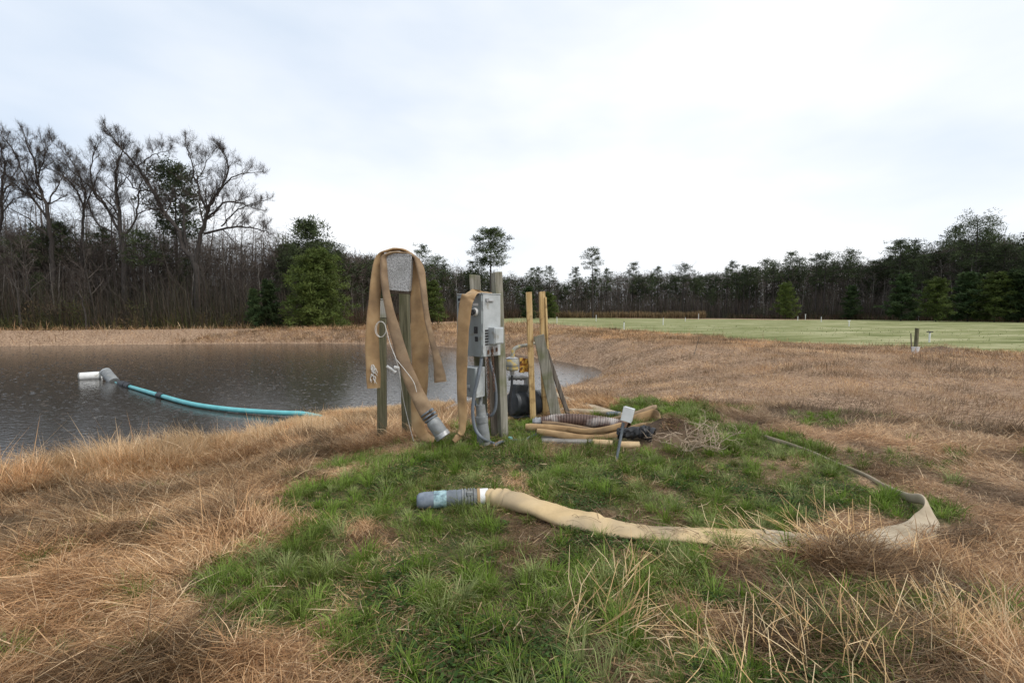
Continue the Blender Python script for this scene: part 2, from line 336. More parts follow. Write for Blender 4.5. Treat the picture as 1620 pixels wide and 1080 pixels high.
at = N('ShaderNodeAttribute'); at.attribute_name = 'Col'; sep = N('ShaderNodeSeparateColor'); l(at.outputs['Color'], sep.inputs[0])
ge = N('ShaderNodeNewGeometry')
def gnoise(scale, stops, st=(1, 1, 1), det=6):
    mp_ = N('ShaderNodeMapping'); mp_.inputs['Scale'].default_value = st; l(ge.outputs['Position'], mp_.inputs['Vector'])
    n = N('ShaderNodeTexNoise'); n.inputs['Scale'].default_value = scale; n.inputs['Detail'].default_value = det; n.inputs['Roughness'].default_value = .68; l(mp_.outputs[0], n.inputs['Vector'])
    r = ramp(t, stops); l(n.outputs['Fac'], r.inputs['Fac']); return n, r.outputs['Color']
n0, dry = gnoise(9, [(.32, (.095, .064, .042)), (.5, (.30, .20, .13)), (.68, (.52, .38, .26))], (1, 1, 1), 10)
n1, grn = gnoise(22, [(.32, (.03, .04, .015)), (.5, (.07, .085, .03)), (.68, (.20, .15, .085))], (1, 1, 1), 8)
n2, fld = gnoise(.22, [(.37, (.09, .11, .03)), (.5, (.225, .232, .10)), (.61, (.375, .355, .205))], (.45, 2.4, 1), 11)
n3, fst = gnoise(1.2, [(.3, (.05, .036, .026)), (.7, (.13, .09, .06))])
def mixc(f, a_, b_):
    q = N('ShaderNodeMix'); q.data_type = 'RGBA'; l(f, q.inputs['Factor']); l(a_, q.inputs[6]); l(b_, q.inputs[7]); return q.outputs[2]
c = mixc(sep.outputs[0], dry, grn); c = mixc(sep.outputs[1], c, fld); c = mixc(sep.outputs[2], c, fst)
b = N('ShaderNodeBsdfPrincipled'); b.inputs['Roughness'].default_value = .95; b.inputs['Specular IOR Level'].default_value = .1; l(c, b.inputs['Base Color'])
bp = N('ShaderNodeBump'); bp.inputs['Strength'].default_value = .7; bp.inputs['Distance'].default_value = .08; l(n0.outputs['Fac'], bp.inputs['Height']); l(bp.outputs[0], b.inputs['Normal'])
o_ = N('ShaderNodeOutputMaterial'); l(b.outputs[0], o_.inputs['Surface']); M['ground'] = m
mnd = np.exp(-((X - MOUND[0]) / .5) ** 2 - ((Y - MOUND[1]) / .4) ** 2) + .8 * np.exp(-((X + 1.45) / .4) ** 2 - ((Y - 5.75) / .3) ** 2) + .7 * np.exp(-((X - MOUND2[0]) / .7) ** 2 - ((Y - MOUND2[1]) / .7) ** 2)
C = np.stack([green(X, Y), field(X, Y), np.clip(np.maximum(forest(X, Y), mnd * 1.3), 0, 1)], -1).reshape(-1, 3)
go = npmesh('ground', V, F4, np.zeros((0, 3), int), C, 'ground'); go['kind'] = 'structure'
go.data.polygons.foreach_set('use_smooth', [True] * len(go.data.polygons))
# ------------------------------------------------------------------ WATER
m, t = newmat('pond_water'); l = t.links.new; N = t.nodes.new
b = N('ShaderNodeBsdfPrincipled'); b.inputs['Base Color'].default_value = (.050, .044, .037, 1); b.inputs['Roughness'].default_value = .09; b.inputs['IOR'].default_value = 1.333
ge = N('ShaderNodeNewGeometry')
mp_ = N('ShaderNodeMapping'); mp_.inputs['Scale'].default_value = (1, 1.6, 1); l(ge.outputs['Position'], mp_.inputs['Vector'])
n = N('ShaderNodeTexNoise'); n.inputs['Scale'].default_value = 5.5; n.inputs['Detail'].default_value = 3; l(mp_.outputs[0], n.inputs['Vector'])
vo = N('ShaderNodeTexVoronoi'); vo.inputs['Scale'].default_value = 2.6; l(ge.outputs['Position'], vo.inputs['Vector'])
sn = N('ShaderNodeMath'); sn.operation = 'MULTIPLY'; sn.inputs[1].default_value = 60; l(vo.outputs['Distance'], sn.inputs[0])
s2 = N('ShaderNodeMath'); s2.operation = 'SINE'; l(sn.outputs[0], s2.inputs[0])
fa = N('ShaderNodeMapRange'); fa.inputs[1].default_value = .05; fa.inputs[2].default_value = .32; fa.inputs[3].default_value = 1; fa.inputs[4].default_value = 0; l(vo.outputs['Distance'], fa.inputs[0])
s3 = N('ShaderNodeMath'); s3.operation = 'MULTIPLY'; l(s2.outputs[0], s3.inputs[0]); l(fa.outputs[0], s3.inputs[1])
s4 = N('ShaderNodeMath'); s4.operation = 'MULTIPLY_ADD'; s4.inputs[1].default_value = .16; l(s3.outputs[0], s4.inputs[0]); l(n.outputs['Fac'], s4.inputs[2])
bp = N('ShaderNodeBump'); bp.inputs['Strength'].default_value = .42; bp.inputs['Distance'].default_value = .02; l(s4.outputs[0], bp.inputs['Height']); l(bp.outputs[0], b.inputs['Normal'])
o_ = N('ShaderNodeOutputMaterial'); l(b.outputs[0], o_.inputs['Surface']); M['water'] = m
mb = MB(); mb.add([(-64, 0, WZ), (8, 0, WZ), (8, 42, WZ), (-64, 42, WZ)], [(0, 1, 2, 3)])
wa = obj('pond_water', mb, 'water', loc=(0, 0, 0)); wa['kind'] = 'structure'
# ------------------------------------------------------------------ OBJECTS
def A3(*a): return np.array(a, float)
def zrot(deg): return Matrix.Rotation(R(deg), 3, 'Z')
def ang(a, b):               # rotation taking +Z to direction a->b
    return (Vector(b) - Vector(a)).to_track_quat('Z', 'Y').to_matrix()
def plank(mb, a, b, wx, wy, yaw=0, seg=7, jag=0.0, bow=0.0):
    a, b = A3(*a), A3(*b); t = (b - a) / np.linalg.norm(b - a); c, s_ = math.cos(R(yaw)), math.sin(R(yaw))
    u = A3(c, s_, 0); u -= t * np.dot(u, t); u /= np.linalg.norm(u); v = np.cross(t, u); vs = []
    for i in range(seg + 1):
        f = i / seg; p = a + (b - a) * f + v * bow * math.sin(f * math.pi); k = 1 + rng.normal(0, .018)
        for sx, sy in ((-1, -1), (1, -1), (1, 1), (-1, 1)):
            q = p + u * sx * wx / 2 * k + v * sy * wy / 2 * k
            if i == seg: q = q + t * rng.uniform(-jag, jag)
            vs.append(q)
    fs = [(i * 4 + j, i * 4 + (j + 1) % 4, i * 4 + 4 + (j + 1) % 4, i * 4 + 4 + j) for i in range(seg) for j in range(4)]
    fs += [(3, 2, 1, 0), (seg * 4, seg * 4 + 1, seg * 4 + 2, seg * 4 + 3)]
    mb.add(vs, fs); return mb
def single(name, mb, m, label, cat, loc, bev=0.0, group=None, **k):
    o = obj(name, mb, m, loc=loc, bev=bev, **k); return tag(o, label, cat, group)
def c1(cx, cy, Y): return P(560 + cx * .3242, 370 + cy * .3241, Y)
def c2(cx, cy, Y): return P(690 + cx * .2872, 410 + cy * .2870, Y)
def c3(cx, cy, Y): return P(780 + cx * .2099, 540 + cy * .2099, Y)
def c8(cx, cy, Y): return P(790 + cx * .1297, 530 + cy * .1296, Y)
# ---- hose rack: two posts, a steel box on them
YL = 5.72
a = G(606, 699); YLp = a[1]
def postfeet(u, v): g = G(u, v); return g
pb = postfeet(604.5, 699); pt = P(603.5, 503, pb[1])
single('wooden_post', plank(MB(), (pb[0], pb[1], pb[2] - .3), pt, .125, .125, 8, 8, .01), 'mosspost', 'mossy wooden post carrying the small weathered grey box, under the draped hoses', 'post', pb, .006)
pb2 = postfeet(645, 692); pt2 = P(639.5, 463, pb2[1])
single('wooden_post', plank(MB(), (pb2[0], pb2[1], pb2[2] - .3), pt2, .125, .12, -6, 8, .0), 'mosspost', 'dark green mossy post directly under the speckled steel box', 'post', pb2, .006)
jb = thing('junction_box', 'small weathered grey box on top of the left mossy post', 'box', pt)
q = pt + A3(.0, -.0, .13); mb = MB().box(q, (.155, .135, .255), zrot(8)); obj('box_body', mb, 'greypost', jb, .006)
obj('lid', MB().box(q + A3(.0, -.0, .136), (.168, .15, .014), zrot(8)), 'greypost', jb, .004)
rot = Matrix.Rotation(R(5), 3, 'Y') @ zrot(-8)
bc = P(633.3, 431.8, YL - .02); bx = thing('steel_box', 'speckled galvanised steel box held up on the mossy post, hoses draped over it', 'box', bc)
obj('box_body', MB().box(bc, (.345, .24, .44), rot), 'galv', bx, .012)
fr = MB()
for dz, hh in ((-.215, .022), (.215, .022)): fr.box(bc + np.array(rot @ Vector((0, -.118, dz))), (.352, .012, hh), rot)
for dx in (-.170, .170): fr.box(bc + np.array(rot @ Vector((dx, -.1165, 0))), (.016, .012, .40), rot)
obj('rim', fr, 'galv', bx, .003)
obj('base_board', MB().box(bc + np.array(rot @ Vector((0, .01, -.237))), (.31, .21, .03), rot), 'dkwood', bx, .003)
# ---- draped hoses
def hose(name, label, ctrl, m='hose', sub=7, wr=.12, parts=()):
    mb = MB().sweep(ctrl, sub, 16, wr); base = np.mean([c[0] for c in ctrl], 0)
    r = thing(name, label, 'hose', base); obj('canvas_tube', mb, m, r, ang=75); return r
X_, Y_, Z_ = A3(1, 0, 0), A3(0, 1, 0), A3(0, 0, 1)
def xw(y=0.0, z=0.0): return unit0(A3(1, y, z))
def unit0(v): return v / np.linalg.norm(v)
top = bc[2] + .22
hA = hose('draped_hose', 'flat tan hose draped over the speckled box, its frayed end hanging at left', [
    (c1(97, 752, 5.58), xw(.25), .078, .012), (c1(93, 640, 5.58), xw(.25), .086, .014), (c1(88, 520, 5.58), xw(.2), .082, .016), (c1(95, 400, 5.60), xw(.2), .075, .018), (c1(104, 280, 5.62), xw(.3), .070, .020),
    (c1(114, 180, 5.65), xw(.6), .066, .022), (c1(132, 108, 5.68), unit0(A3(.5, .9, .3)), .066, .02), (c1(165, 84, 5.70), unit0(A3(.1, 1, .1)), .075, .018), (c1(215, 76, 5.72), Y_, .08, .018), (c1(268, 92, 5.72), unit0(A3(.05, 1, -.1)), .08, .018),
    (c1(303, 128, 5.70), unit0(A3(.5, .9, -.3)), .085, .02), (c1(314, 210, 5.68), xw(.35), .090, .02), (c1(318, 330, 5.66), xw(.15), .106, .016), (c1(322, 470, 5.66), xw(.1), .110, .015), (c1(322, 610, 5.66), xw(.05), .106, .015), (c1(321, 740, 5.66), xw(.0), .100, .015),
    (c1(312, 850, 5.66), xw(-.1), .090, .016), (c1(312, 930, 5.64), xw(-.2, .2), .080, .018), (c1(338, 980, 5.62), unit0(A3(.7, .3, .6)), .065, .018), (c1(372, 1000, 5.6), unit0(A3(.3, .6, .7)), .05, .016), (c1(392, 1004, 5.6), unit0(A3(.3, .6, .7)), .035, .012)])
fray = MB()
for k in range(16):
    s0 = c1(90 + rng.normal(0, 8), 640 + rng.uniform(-5, 65), 5.555); pts = [s0 + A3(0, -.006, 0)]
    for j in range(3): pts.append(pts[-1] + A3(rng.normal(.004, .012), rng.normal(0, .004), -.02 - .012 * rng.random()))
    fray.tube(pts, np.linspace(.007, .003, 4), 5)
obj('frayed_lining', fray, 'rope', hA)
hB = hose('draped_hose', 'darker brown hose slung over the speckled box, grey coupling on its lower end', [
    (c1(372, 905, 5.42), xw(0, -.6), .078, .060), (c1(352, 868, 5.42), xw(0, -.6), .090, .055), (c1(318, 800, 5.44), xw(0, -.6), .088, .038), (c1(278, 715, 5.47), xw(0, -.5), .080, .03), (c1(240, 610, 5.50), xw(.1, -.35), .074, .028), (c1(210, 510, 5.52), xw(.1, -.3), .068, .028), (c1(183, 410, 5.54), xw(.1, -.2), .058, .028),
    (c1(161, 310, 5.56), xw(.2, -.1), .048, .03), (c1(148, 220, 5.58), xw(.4), .044, .03), (c1(146, 140, 5.60), xw(.6), .046, .03), (c1(158, 106, 5.62), unit0(A3(.4, .9, .2)), .05, .022), (c1(195, 92, 5.62), Y_, .06, .016), (c1(240, 95, 5.62), Y_, .06, .016), (c1(285, 108, 5.61), unit0(A3(.2, .9, -.3)), .055, .02), (c1(312, 135, 5.60), unit0(A3(.6, .7, -.3)), .05, .024),
    (c1(330, 210, 5.58), xw(.6),   .040, .022), (c1(343, 310, 5.56), xw(.6), .038, .022), (c1(357, 410, 5.56), xw(.5), .036, .02), (c1(376, 500, 5.55), xw(.4), .035, .02), (c1(396, 575, 5.55), xw(.3), .044, .026), (c1(410, 635, 5.55), xw(.1), .052, .024), (c1(418, 690, 5.55), xw(), .072, .02), (c1(422, 722, 5.55), xw(), .080, .022)], 'hosedark')
e0, e1 = c1(355, 870, 5.42), c1(438, 992, 5.36); dd = unit0(e1 - e0)
def along(t): return e0 + (e1 - e0) * t
obj('coupling', MB().pipe(along(.42), along(.86), .086, .074, 24).tube([along(.30), along(.45)], [.075, .088], 24), 'pvc', hB)
obj('coupling_rim', MB().pipe(along(.84), along(1.0), .094, .072, 24), 'steel', hB, .004)
cl = MB()
for t_ in (.0, .12, .24): cl.pipe(along(t_), along(t_ + .05), .088, .06, 24)
cl.box(along(.05) + A3(.06, -.06, .06), (.05, .03, .03), ang(e0, e1)); cl.box(along(.18) + A3(.062, -.06, .062), (.05, .03, .03), ang(e0, e1))
obj('hose_clamp', cl, 'conduit', hB, .002)
# white cord
rp1 = []
for k in range(22): q = k / 21 * 2 * math.pi * 1.9; rp1.append(c1(131 + 25 * math.cos(q) + 3 * math.sin(q * .5), 465 + 38 * math.sin(q), 5.54 - .004 * k / 21))
cd1 = thing('white_cord', 'white cord looped at the left mossy post and trailing down to the grass', 'cord', c1(131, 465, 5.56))
obj('loop', MB().tube(crom(rp1, 3), .0034, 6), 'rope', cd1)
obj('trailing_end', MB().tube(crom([c1(150, 440, 5.52), c1(178, 540, 5.50), c1(205, 610, 5.44), c1(222, 680, 5.46), c1(238, 790, 5.52), c1(262, 900, 5.56), c1(291, 1010, 5.58)], 6), .0042, 6).tube(crom([c1(205, 610, 5.44), c1(250, 665, 5.40), c1(290, 720, 5.37), c1(306, 770, 5.37)], 6), .0038, 6), 'rope', cd1)
mb = MB().cyl(c1(160, 645, 5.66), c1(196, 668, 5.66), .018, .014).cyl(c1(196, 668, 5.66), c1(204, 676, 5.66), .02).cyl(c1(196, 650, 5.66), c1(222, 655, 5.66), .02)
single('rope_fitting', mb, 'white', 'short white plastic fitting hanging by the left mossy post', 'fitting', c1(180, 655, 5.66))
# ---- control cabinet and its posts
YC = 5.72
pf = P(797, 693, 5.9); pf[2] = h1(pf[0], pf[1]); ft = P(785.5, 430, pf[1])
single('wooden_post', plank(MB(), (pf[0], pf[1], pf[2] - .3), ft, .11, .11, 33, 9, .012), 'post', 'tall weathered grey square post to the right of the control cabinet', 'post', pf, .006)
g_ = G(768, 690); bt = P(751, 436, 6.05); bb = P(766, 682, 6.05); bb[2] = h1(bb[0], 6.05) - .2
single('wooden_post', plank(MB(), bb, bt, .145, .12, 4, 9, .03), 'post', 'weathered post with broken top standing behind the control cabinet', 'post', bb, .006)
db = P(779, 560, 5.9); d2 = P(783, 688, 5.9); d2[2] = h1(d2[0], 5.9) - .05
single('brown_board', plank(MB(), d2, P(777, 552, 5.9), .10, .03, 20, 6, .02), 'dkwood', 'dark brown board standing between the cabinet and the tall grey post', 'board', d2, .003)
yaw = -41
cr = zrot(yaw); fx = np.array(cr @ Vector((1, 0, 0))); fy = np.array(cr @ Vector((0, 1, 0)))
W, Dp, Hc = .44, .31, .76
near = P(764.5, 515, 5.50)            # middle of the near vertical edge (front face right edge)
cc = near - fx * W / 2 + fy * Dp / 2
cab = thing('control_cabinet', 'grey pump control cabinet with rotary switch, a tan hose hung over its top', 'cabinet', cc - A3(0, 0, Hc / 2))
def cl_(x, y, z): return cc + fx * x + fy * y + A3(0, 0, z)     # local cabinet coordinates
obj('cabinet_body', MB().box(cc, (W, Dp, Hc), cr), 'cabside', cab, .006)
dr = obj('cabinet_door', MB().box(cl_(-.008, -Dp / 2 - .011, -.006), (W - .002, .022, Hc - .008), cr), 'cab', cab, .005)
obj('top_flange', MB().box(cl_(0, -.01, Hc / 2 + .006), (W + .012, Dp + .03, .012), cr), 'cabside', cab, .003)
fz = -Dp / 2 - .022
hub = cl_(.11, fz, .165)
obj('switch_collar', MB().cyl(hub, hub - fy * .03, .052, .046, 24), 'white', dr, .003)
obj('switch_handle', MB().cyl(hub - fy * .03, hub - fy * .055, .034, .03, 20).box(hub - fy * .068 - fx * .045 - A3(0, 0, .012), (.14, .026, .034), cr @ Matrix.Rotation(R(12), 3, 'Y')), 'black', dr, .004)
for x, z, a_, b_ in ((.115, -.055, .062, .085), (.125, -.165, .052, .06), (-.165, .32, .075, .035), (-.165, .245, .05, .075)):
    obj('name_plate', MB().box(cl_(x, fz - .001, z), (a_, .004, b_), cr), 'plate', dr)
obj('white_label', MB().box(cl_(.115, fz - .001, .255), (.085, .004, .03), cr), 'white', dr)
obj('warning_plate', MB().box(cl_(.09, fz - .001, .33), (.11, .004, .028), cr), 'steel', dr)
lt = MB().box(cl_(W / 2 + .008, -.09, .315), (.016, .05, .03), cr).box(cl_(W / 2 + .01, -.03, .30), (.014, .10, .016), cr).cyl(cl_(W / 2, -.105, .29), cl_(W / 2 + .03, -.105, .29), .01)
obj('latch', lt, 'steel', cab, .002)
for z in (.25, -.02, -.28): obj('hinge', MB().cyl(cl_(W / 2 + .004, -Dp / 2 - .008, z - .05), cl_(W / 2 + .004, -Dp / 2 - .008, z + .05), .008, None, 10), 'cabside', dr)
obj('vent_cap', MB().cyl(cl_(-.10, -.02, Hc / 2 + .012), cl_(-.10, -.02, Hc / 2 + .045), .014, None, 12).cyl(cl_(-.10, -.02, Hc / 2 + .045), cl_(-.10, -.02, Hc / 2 + .065), .02, .016, 12), 'rope', cab)
sb = cl_(W / 2 + .05, .02, -.125)
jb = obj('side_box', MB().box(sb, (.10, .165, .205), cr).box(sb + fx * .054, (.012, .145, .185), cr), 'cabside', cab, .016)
gr = MB()
for k in range(6): gr.box(cl_(W / 2 + .003, -.10, -.23 + .034 * k), (.014, .05, .018), cr)
obj('cable_gland', gr, 'plate', cab, .002)
pl = MB().box(cl_(W / 2 + .004, .0, -.31), (.008, .20, .11), cr); obj('lower_plate', pl, 'steel', cab, .002)
for k in range(3): obj('lower_latch', MB().box(cl_(W / 2 + .012, -.08 + .075 * k, -.325 + .01 * k), (.014, .026, .05), cr), 'rustchain', cab, .003)
# small disconnect box below
yw2 = zrot(-38); sc2 = P(749, 603, 5.62); dsc = thing('switch_box', 'small plain grey box hanging below the control cabinet', 'box', sc2 - A3(0, 0, .2))
obj('box_body', MB().box(sc2, (.24, .16, .37), yw2), 'cabside', dsc, .006)
fy2 = np.array(yw2 @ Vector((0, 1, 0)))
obj('box_door', MB().box(sc2 - fy2 * .086, (.226, .012, .355), yw2), 'cab', dsc, .003)
obj('door_pull', MB().box(sc2 - fy2 * .097 + A3(0, 0, -.05), (.06, .008, .035), yw2), 'cabside', dsc, .002)
# conduits and cables
b0 = G(766, 702)
cp = thing('conduit_pipe', 'thick pale grey plastic pipe rising from the grass under the cabinet', 'pipe', b0)
tp = P(760, 640, b0[1] + .02)
obj('pipe', MB().tube(crom([b0 - A3(0, 0, .05), b0 * .7 + tp * .3, tp * .6 + b0 * .4, tp], 4), np.linspace(.088, .058, 13), 22), 'pvc', cp)
mdp = b0 * .45 + tp * .55; obj('collar', MB().pipe(mdp, mdp + (tp - mdp) * .35, .078, .05, 22), 'pvc', cp, .003)
obj('stub_pipe', MB().tube([tp - A3(0, 0, .02), tp * .5 + P(762, 605, 5.8) * .5, P(762, 570, 5.75)], .026, 12), 'pvc', cp)
def cable(name, pts, r, m, label, cat='cable', n=10): return single(name, MB().tube(crom(pts, 7), r, n), m, label, cat, pts[-1], ang=0)
cable('conduit', [P(763, 560, 5.56), P(760, 580, 5.5), P(756, 600, 5.46), P(749.5, 628, 5.46), P(748, 655, 5.45), P(752, 678, 5.44), P(762, 692, 5.42), G(775, 702, .02), G(782, 704, .012)], .021, 'conduit', 'dark grey flexible conduit curving from the cabinet bottom to the grass')
cable('conduit', [P(741, 600, 5.58), P(742, 612, 5.55), P(747, 624, 5.55), P(753, 640, 5.6), P(757, 652, 5.62)], .017, 'conduit', 'short dark conduit bending from the small grey box into the thick pipe')
cable('conduit', [P(773, 566, 5.72), P(778, 582, 5.7), P(783, 605, 5.7), P(785, 630, 5.7), P(783, 648, 5.7), P(777, 657, 5.72), P(770, 655, 5.76)], .019, 'conduit', 'grey conduit looping down beside the tall grey post')
def chain(label, p0, p1, n):
    mb = MB(); p0, p1 = A3(*p0), A3(*p1)
    for k in range(n):
        c = p0 + (p1 - p0) * (k + .5) / n + A3(rng.normal(0, .003), rng.normal(0, .003), 0); L_ = np.linalg.norm(p1 - p0) / n * .78; o = X_ if k % 2 else Y_
        mb.tube([c + Z_ * L_ * math.cos(q) + o * .011 * math.sin(q) for q in np.linspace(0, 2 * math.pi, 11)], .0042, 5, False)
    single('chain', mb, 'rustchain', label, 'chain', p1)
chain('rusty chain hanging from the right side of the control cabinet', cl_(W / 2 + .02, -.02, -.27), P(782, 618, 5.6), 20)
chain('rusty chain with larger drop, hanging under the cabinet corner', P(771, 566, 5.53), P(774, 662, 5.6), 34)
tpz = cc[2] + Hc / 2
hC = hose('draped_hose', 'single flat tan hose hung over the control cabinet and reaching the grass', [
    (cl_(.14, .08, Hc / 2 + .02), unit0(A3(.4, 1, 0)), .05, .008), (cl_(.07, .03, Hc / 2 + .026), unit0(A3(.4, 1, 0)), .062, .012), (cl_(-.00, -.05, Hc / 2 + .035), unit0(A3(.6, .8, 0)), .075, .013), (c2(186, 196, 5.44), unit0(A3(.8, .4, .2)), .080, .013), (c2(168, 228, 5.40), xw(-.3, .2), .086, .012), (c2(156, 300, 5.40), xw(-.35), .082, .013), (c2(150, 370, 5.40), xw(-.35), .078, .014), (c2(146, 450, 5.40), xw(-.3), .074, .015), (c2(142, 560, 5.41), xw(-.2), .068, .016), (c2(141, 680, 5.42), xw(-.1), .062, .016),
    (c2(143, 790, 5.43), xw(0), .056, .017), (c2(146, 880, 5.44), xw(.1), .050, .018), (c2(141, 945, 5.44), xw(.2, .2), .042, .02), (c2(120, 978, 5.42), unit0(A3(.4, .4, .8)), .038, .018), (c2(96, 1004, 5.38), unit0(A3(.3, .5, .8)), .03, .014)])
# ---- pump set
ym = 6.95; gb = P(830, 655, ym); gz = h1(gb[0], ym); pump = thing('water_pump', 'dark iron water pump with galvanised pipework behind the yellow boards', 'pump', (gb[0], ym, gz))
m0, m1 = c8(150, 830, 6.80), c8(500, 830, 7.15); ax = unit0(m1 - m0)
prof = [(-.006, .10), (.0, .165), (.04, .185), (.20, .195), (.30, .188), (.34, .165), (.36, .17), (.40, .215), (.46, .215), (.50, .16), (.54, .12)]
obj('motor_housing', MB().tube([m0 + ax * d for d, r in prof], [r for d, r in prof], 28), 'motor', pump, ang=35)
fins = MB()
for k in range(9): fins.pipe(m0 + ax * (.05 + .016 * k), m0 + ax * (.056 + .016 * k), .2, .17, 24)
obj('cooling_fins', fins, 'motor', pump)
obj('terminal_box', MB().box(m0 + ax * .16 + A3(.0, -.02, .2), (.25, .18, .10), ang(m0, m1) @ Matrix.Rotation(R(90), 3, 'Y')), 'motor', pump, .012)
obj('foot', MB().box((m0 + ax * .2) * A3(1, 1, 0) + A3(0, 0, m0[2] - .205), (.34, .28, .03), zrot(20)).box((m0 + ax * .44) * A3(1, 1, 0) + A3(0, 0, m0[2] - .21), (.10, .30, .03), zrot(20)), 'motor', pump, .004)
v0 = c8(345, 690, 6.98); v1 = c8(345, 515, 6.98)
obj('riser_pipe', MB().tube([v0 - A3(0, 0, .1), v0, v1 - A3(0, 0, .03)], .045, 18).pipe(v0, v0 + A3(0, 0, .035), .075, .04, 20).pipe(v1 - A3(0, 0, .10), v1 - A3(0, 0, .03), .056, .04, 20), 'steel', pump)
h0 = c8(110, 515, 6.98); hp = MB().tube(crom([v1 - A3(0, 0, .04), v1 + A3(-.01, 0, .0), h0 * .2 + v1 * .8, h0], 5), .04, 18)
for t_ in (.30, .55, .92): q = v1 + (h0 - v1) * t_; hp.pipe(q, q + (h0 - v1) * .08, .053, .035, 18)
obj('cross_pipe', hp, 'steel', pump)
o0, o1 = c8(440, 715, 7.08), c8(520, 715, 7.2); ot = MB().tube([o0 - ax * .03, o1], .055, 18)
for t_ in (.1, .35, .6, .85): q = o0 + (o1 - o0) * t_; ot.pipe(q, q + (o1 - o0) * .1, .064, .05, 18)
obj('outlet_pipe', ot, 'pvc', pump)
obj('suction_pipe', MB().tube(crom([c8(430, 880, 7.05), c8(475, 900, 6.98), c8(520, 930, 6.95)], 4), .045, 16).pipe(c8(455, 893, 7.0), c8(490, 910, 6.97), .06, .04, 18), 'steel', pump)
bs = A3(gb[0] - .02, 6.8, gz)
single('timber_base', plank(MB(), bs + A3(-.28, 0, .03), bs + A3(.32, .12, .035), .09, .07, 0, 4).box(bs + A3(.05, .32, .03), (.62, .09, .07), zrot(11)), 'lumber', 'yellow timber skid under the dark water pump', 'timber', bs, .004)
# filter housing above the pump
f0 = c8(155, 430, 6.75); f1 = c8(155, 290, 6.75)
fl = thing('pressure_switch', 'faded yellow round switch housing on a stem left of the rusty bracket', 'switch', f0)
obj('housing', MB().tube([f0, f0 + A3(0, 0, .02), f0 * .5 + f1 * .5 - A3(0, 0, .004), f0 * .5 + f1 * .5 + A3(0, 0, .004), f1 - A3(0, 0, .02), f1], [.08, .098, .098, .102, .098, .085], 24), 'yellowgrey', fl, ang=30)
obj('cover', MB().tube([f1, f1 + A3(0, 0, .012), f1 + A3(0, 0, .03)], [.09, .09, .05], 20), 'steel', fl)
obj('band', MB().pipe(f0 * .62 + f1 * .38, f0 * .55 + f1 * .45, .101, .09, 24), 'conduit', fl)
sp_ = c8(160, 255, 6.75)
obj('elbow_pipe', MB().tube(crom([f1 + A3(0, 0, .01), sp_, c8(175, 180, 6.75), c8(235, 140, 6.78), c8(330, 122, 6.85), c8(445, 95, 6.95)], 5), np.linspace(.034, .022, 26), 12), 'yellowgrey', fl)
obj('stem', MB().tube([f0, f0 - A3(0, 0, .07)], .035, 12), 'steel', fl)
cable('rubber_hose', [f0 - A3(0, 0, .05), c8(155, 500, 6.74), c8(150, 620, 6.72), c8(130, 740, 6.70), c8(120, 860, 6.70), c8(122, 975, 6.70)], .02, 'black', 'black rubber hose dropping from the yellow switch beside the pump', 'hose')
rb = c8(303, 368, 6.75); br = thing('rusty_bracket', 'orange rusted yellow bracket fixed beside the front yellow board', 'bracket', rb)
mb = MB().box(rb - A3(.035, 0, 0), (.075, .02, .22), zrot(25)).box(rb + A3(.05, .0, 0), (.12, .02, .2), zrot(-20)).box(rb + A3(.0, .02, -.09), (.16, .06, .02)); obj('plate', mb, 'rust', br, .004)
for dx, dz in ((-.05, .05), (-.035, -.04), (.06, .06), (.06, -.05)): obj('bolt', MB().cyl(rb + A3(dx, -.015, dz), rb + A3(dx, -.035, dz), .017, .014, 6), 'rustchain', br)
# ---- yellow lumber and leaning boards
g1 = G(844, 667); single('lumber_upright', plank(MB(), g1 - A3(0, 0, .15), P(836.5, 462, g1[1]), .085, .045, 12, 9, .004, .01), 'lumber', 'thin yellow board upright in front of the pump, slightly leaning', 'board', g1, .003)
g2 = G(863, 661); mb = plank(MB(), g2 - A3(0, 0, .15), P(857.5, 462, g2[1]), .085, .06, 18, 9, .012, 0.01); plank(mb, P(863, 470, g2[1] - .02), P(867, 560, g2[1] - .02), .03, .02, 30, 5, .03)
single('lumber_upright', mb, 'lumber', 'thicker yellow post with split side, right of the thin yellow board', 'post', g2, .003)
g3 = G(882, 666); single('leaning_board', plank(MB(), g3 - A3(0, 0, .04), P(852.5, 531, g3[1] - .02), .155, .045, 5, 8, .015), 'post', 'wide mossy board leaning left beside the yellow posts', 'board', g3, .004)
g4 = G(903, 664); single('leaning_board', plank(MB(), g4 - A3(0, 0, .03), P(864, 553, g4[1] + .02), .06, .05, 10, 8, .02, .02), 'dkwood', 'narrow dark board leaning at a steep angle right of the mossy board', 'board', g4, .004)
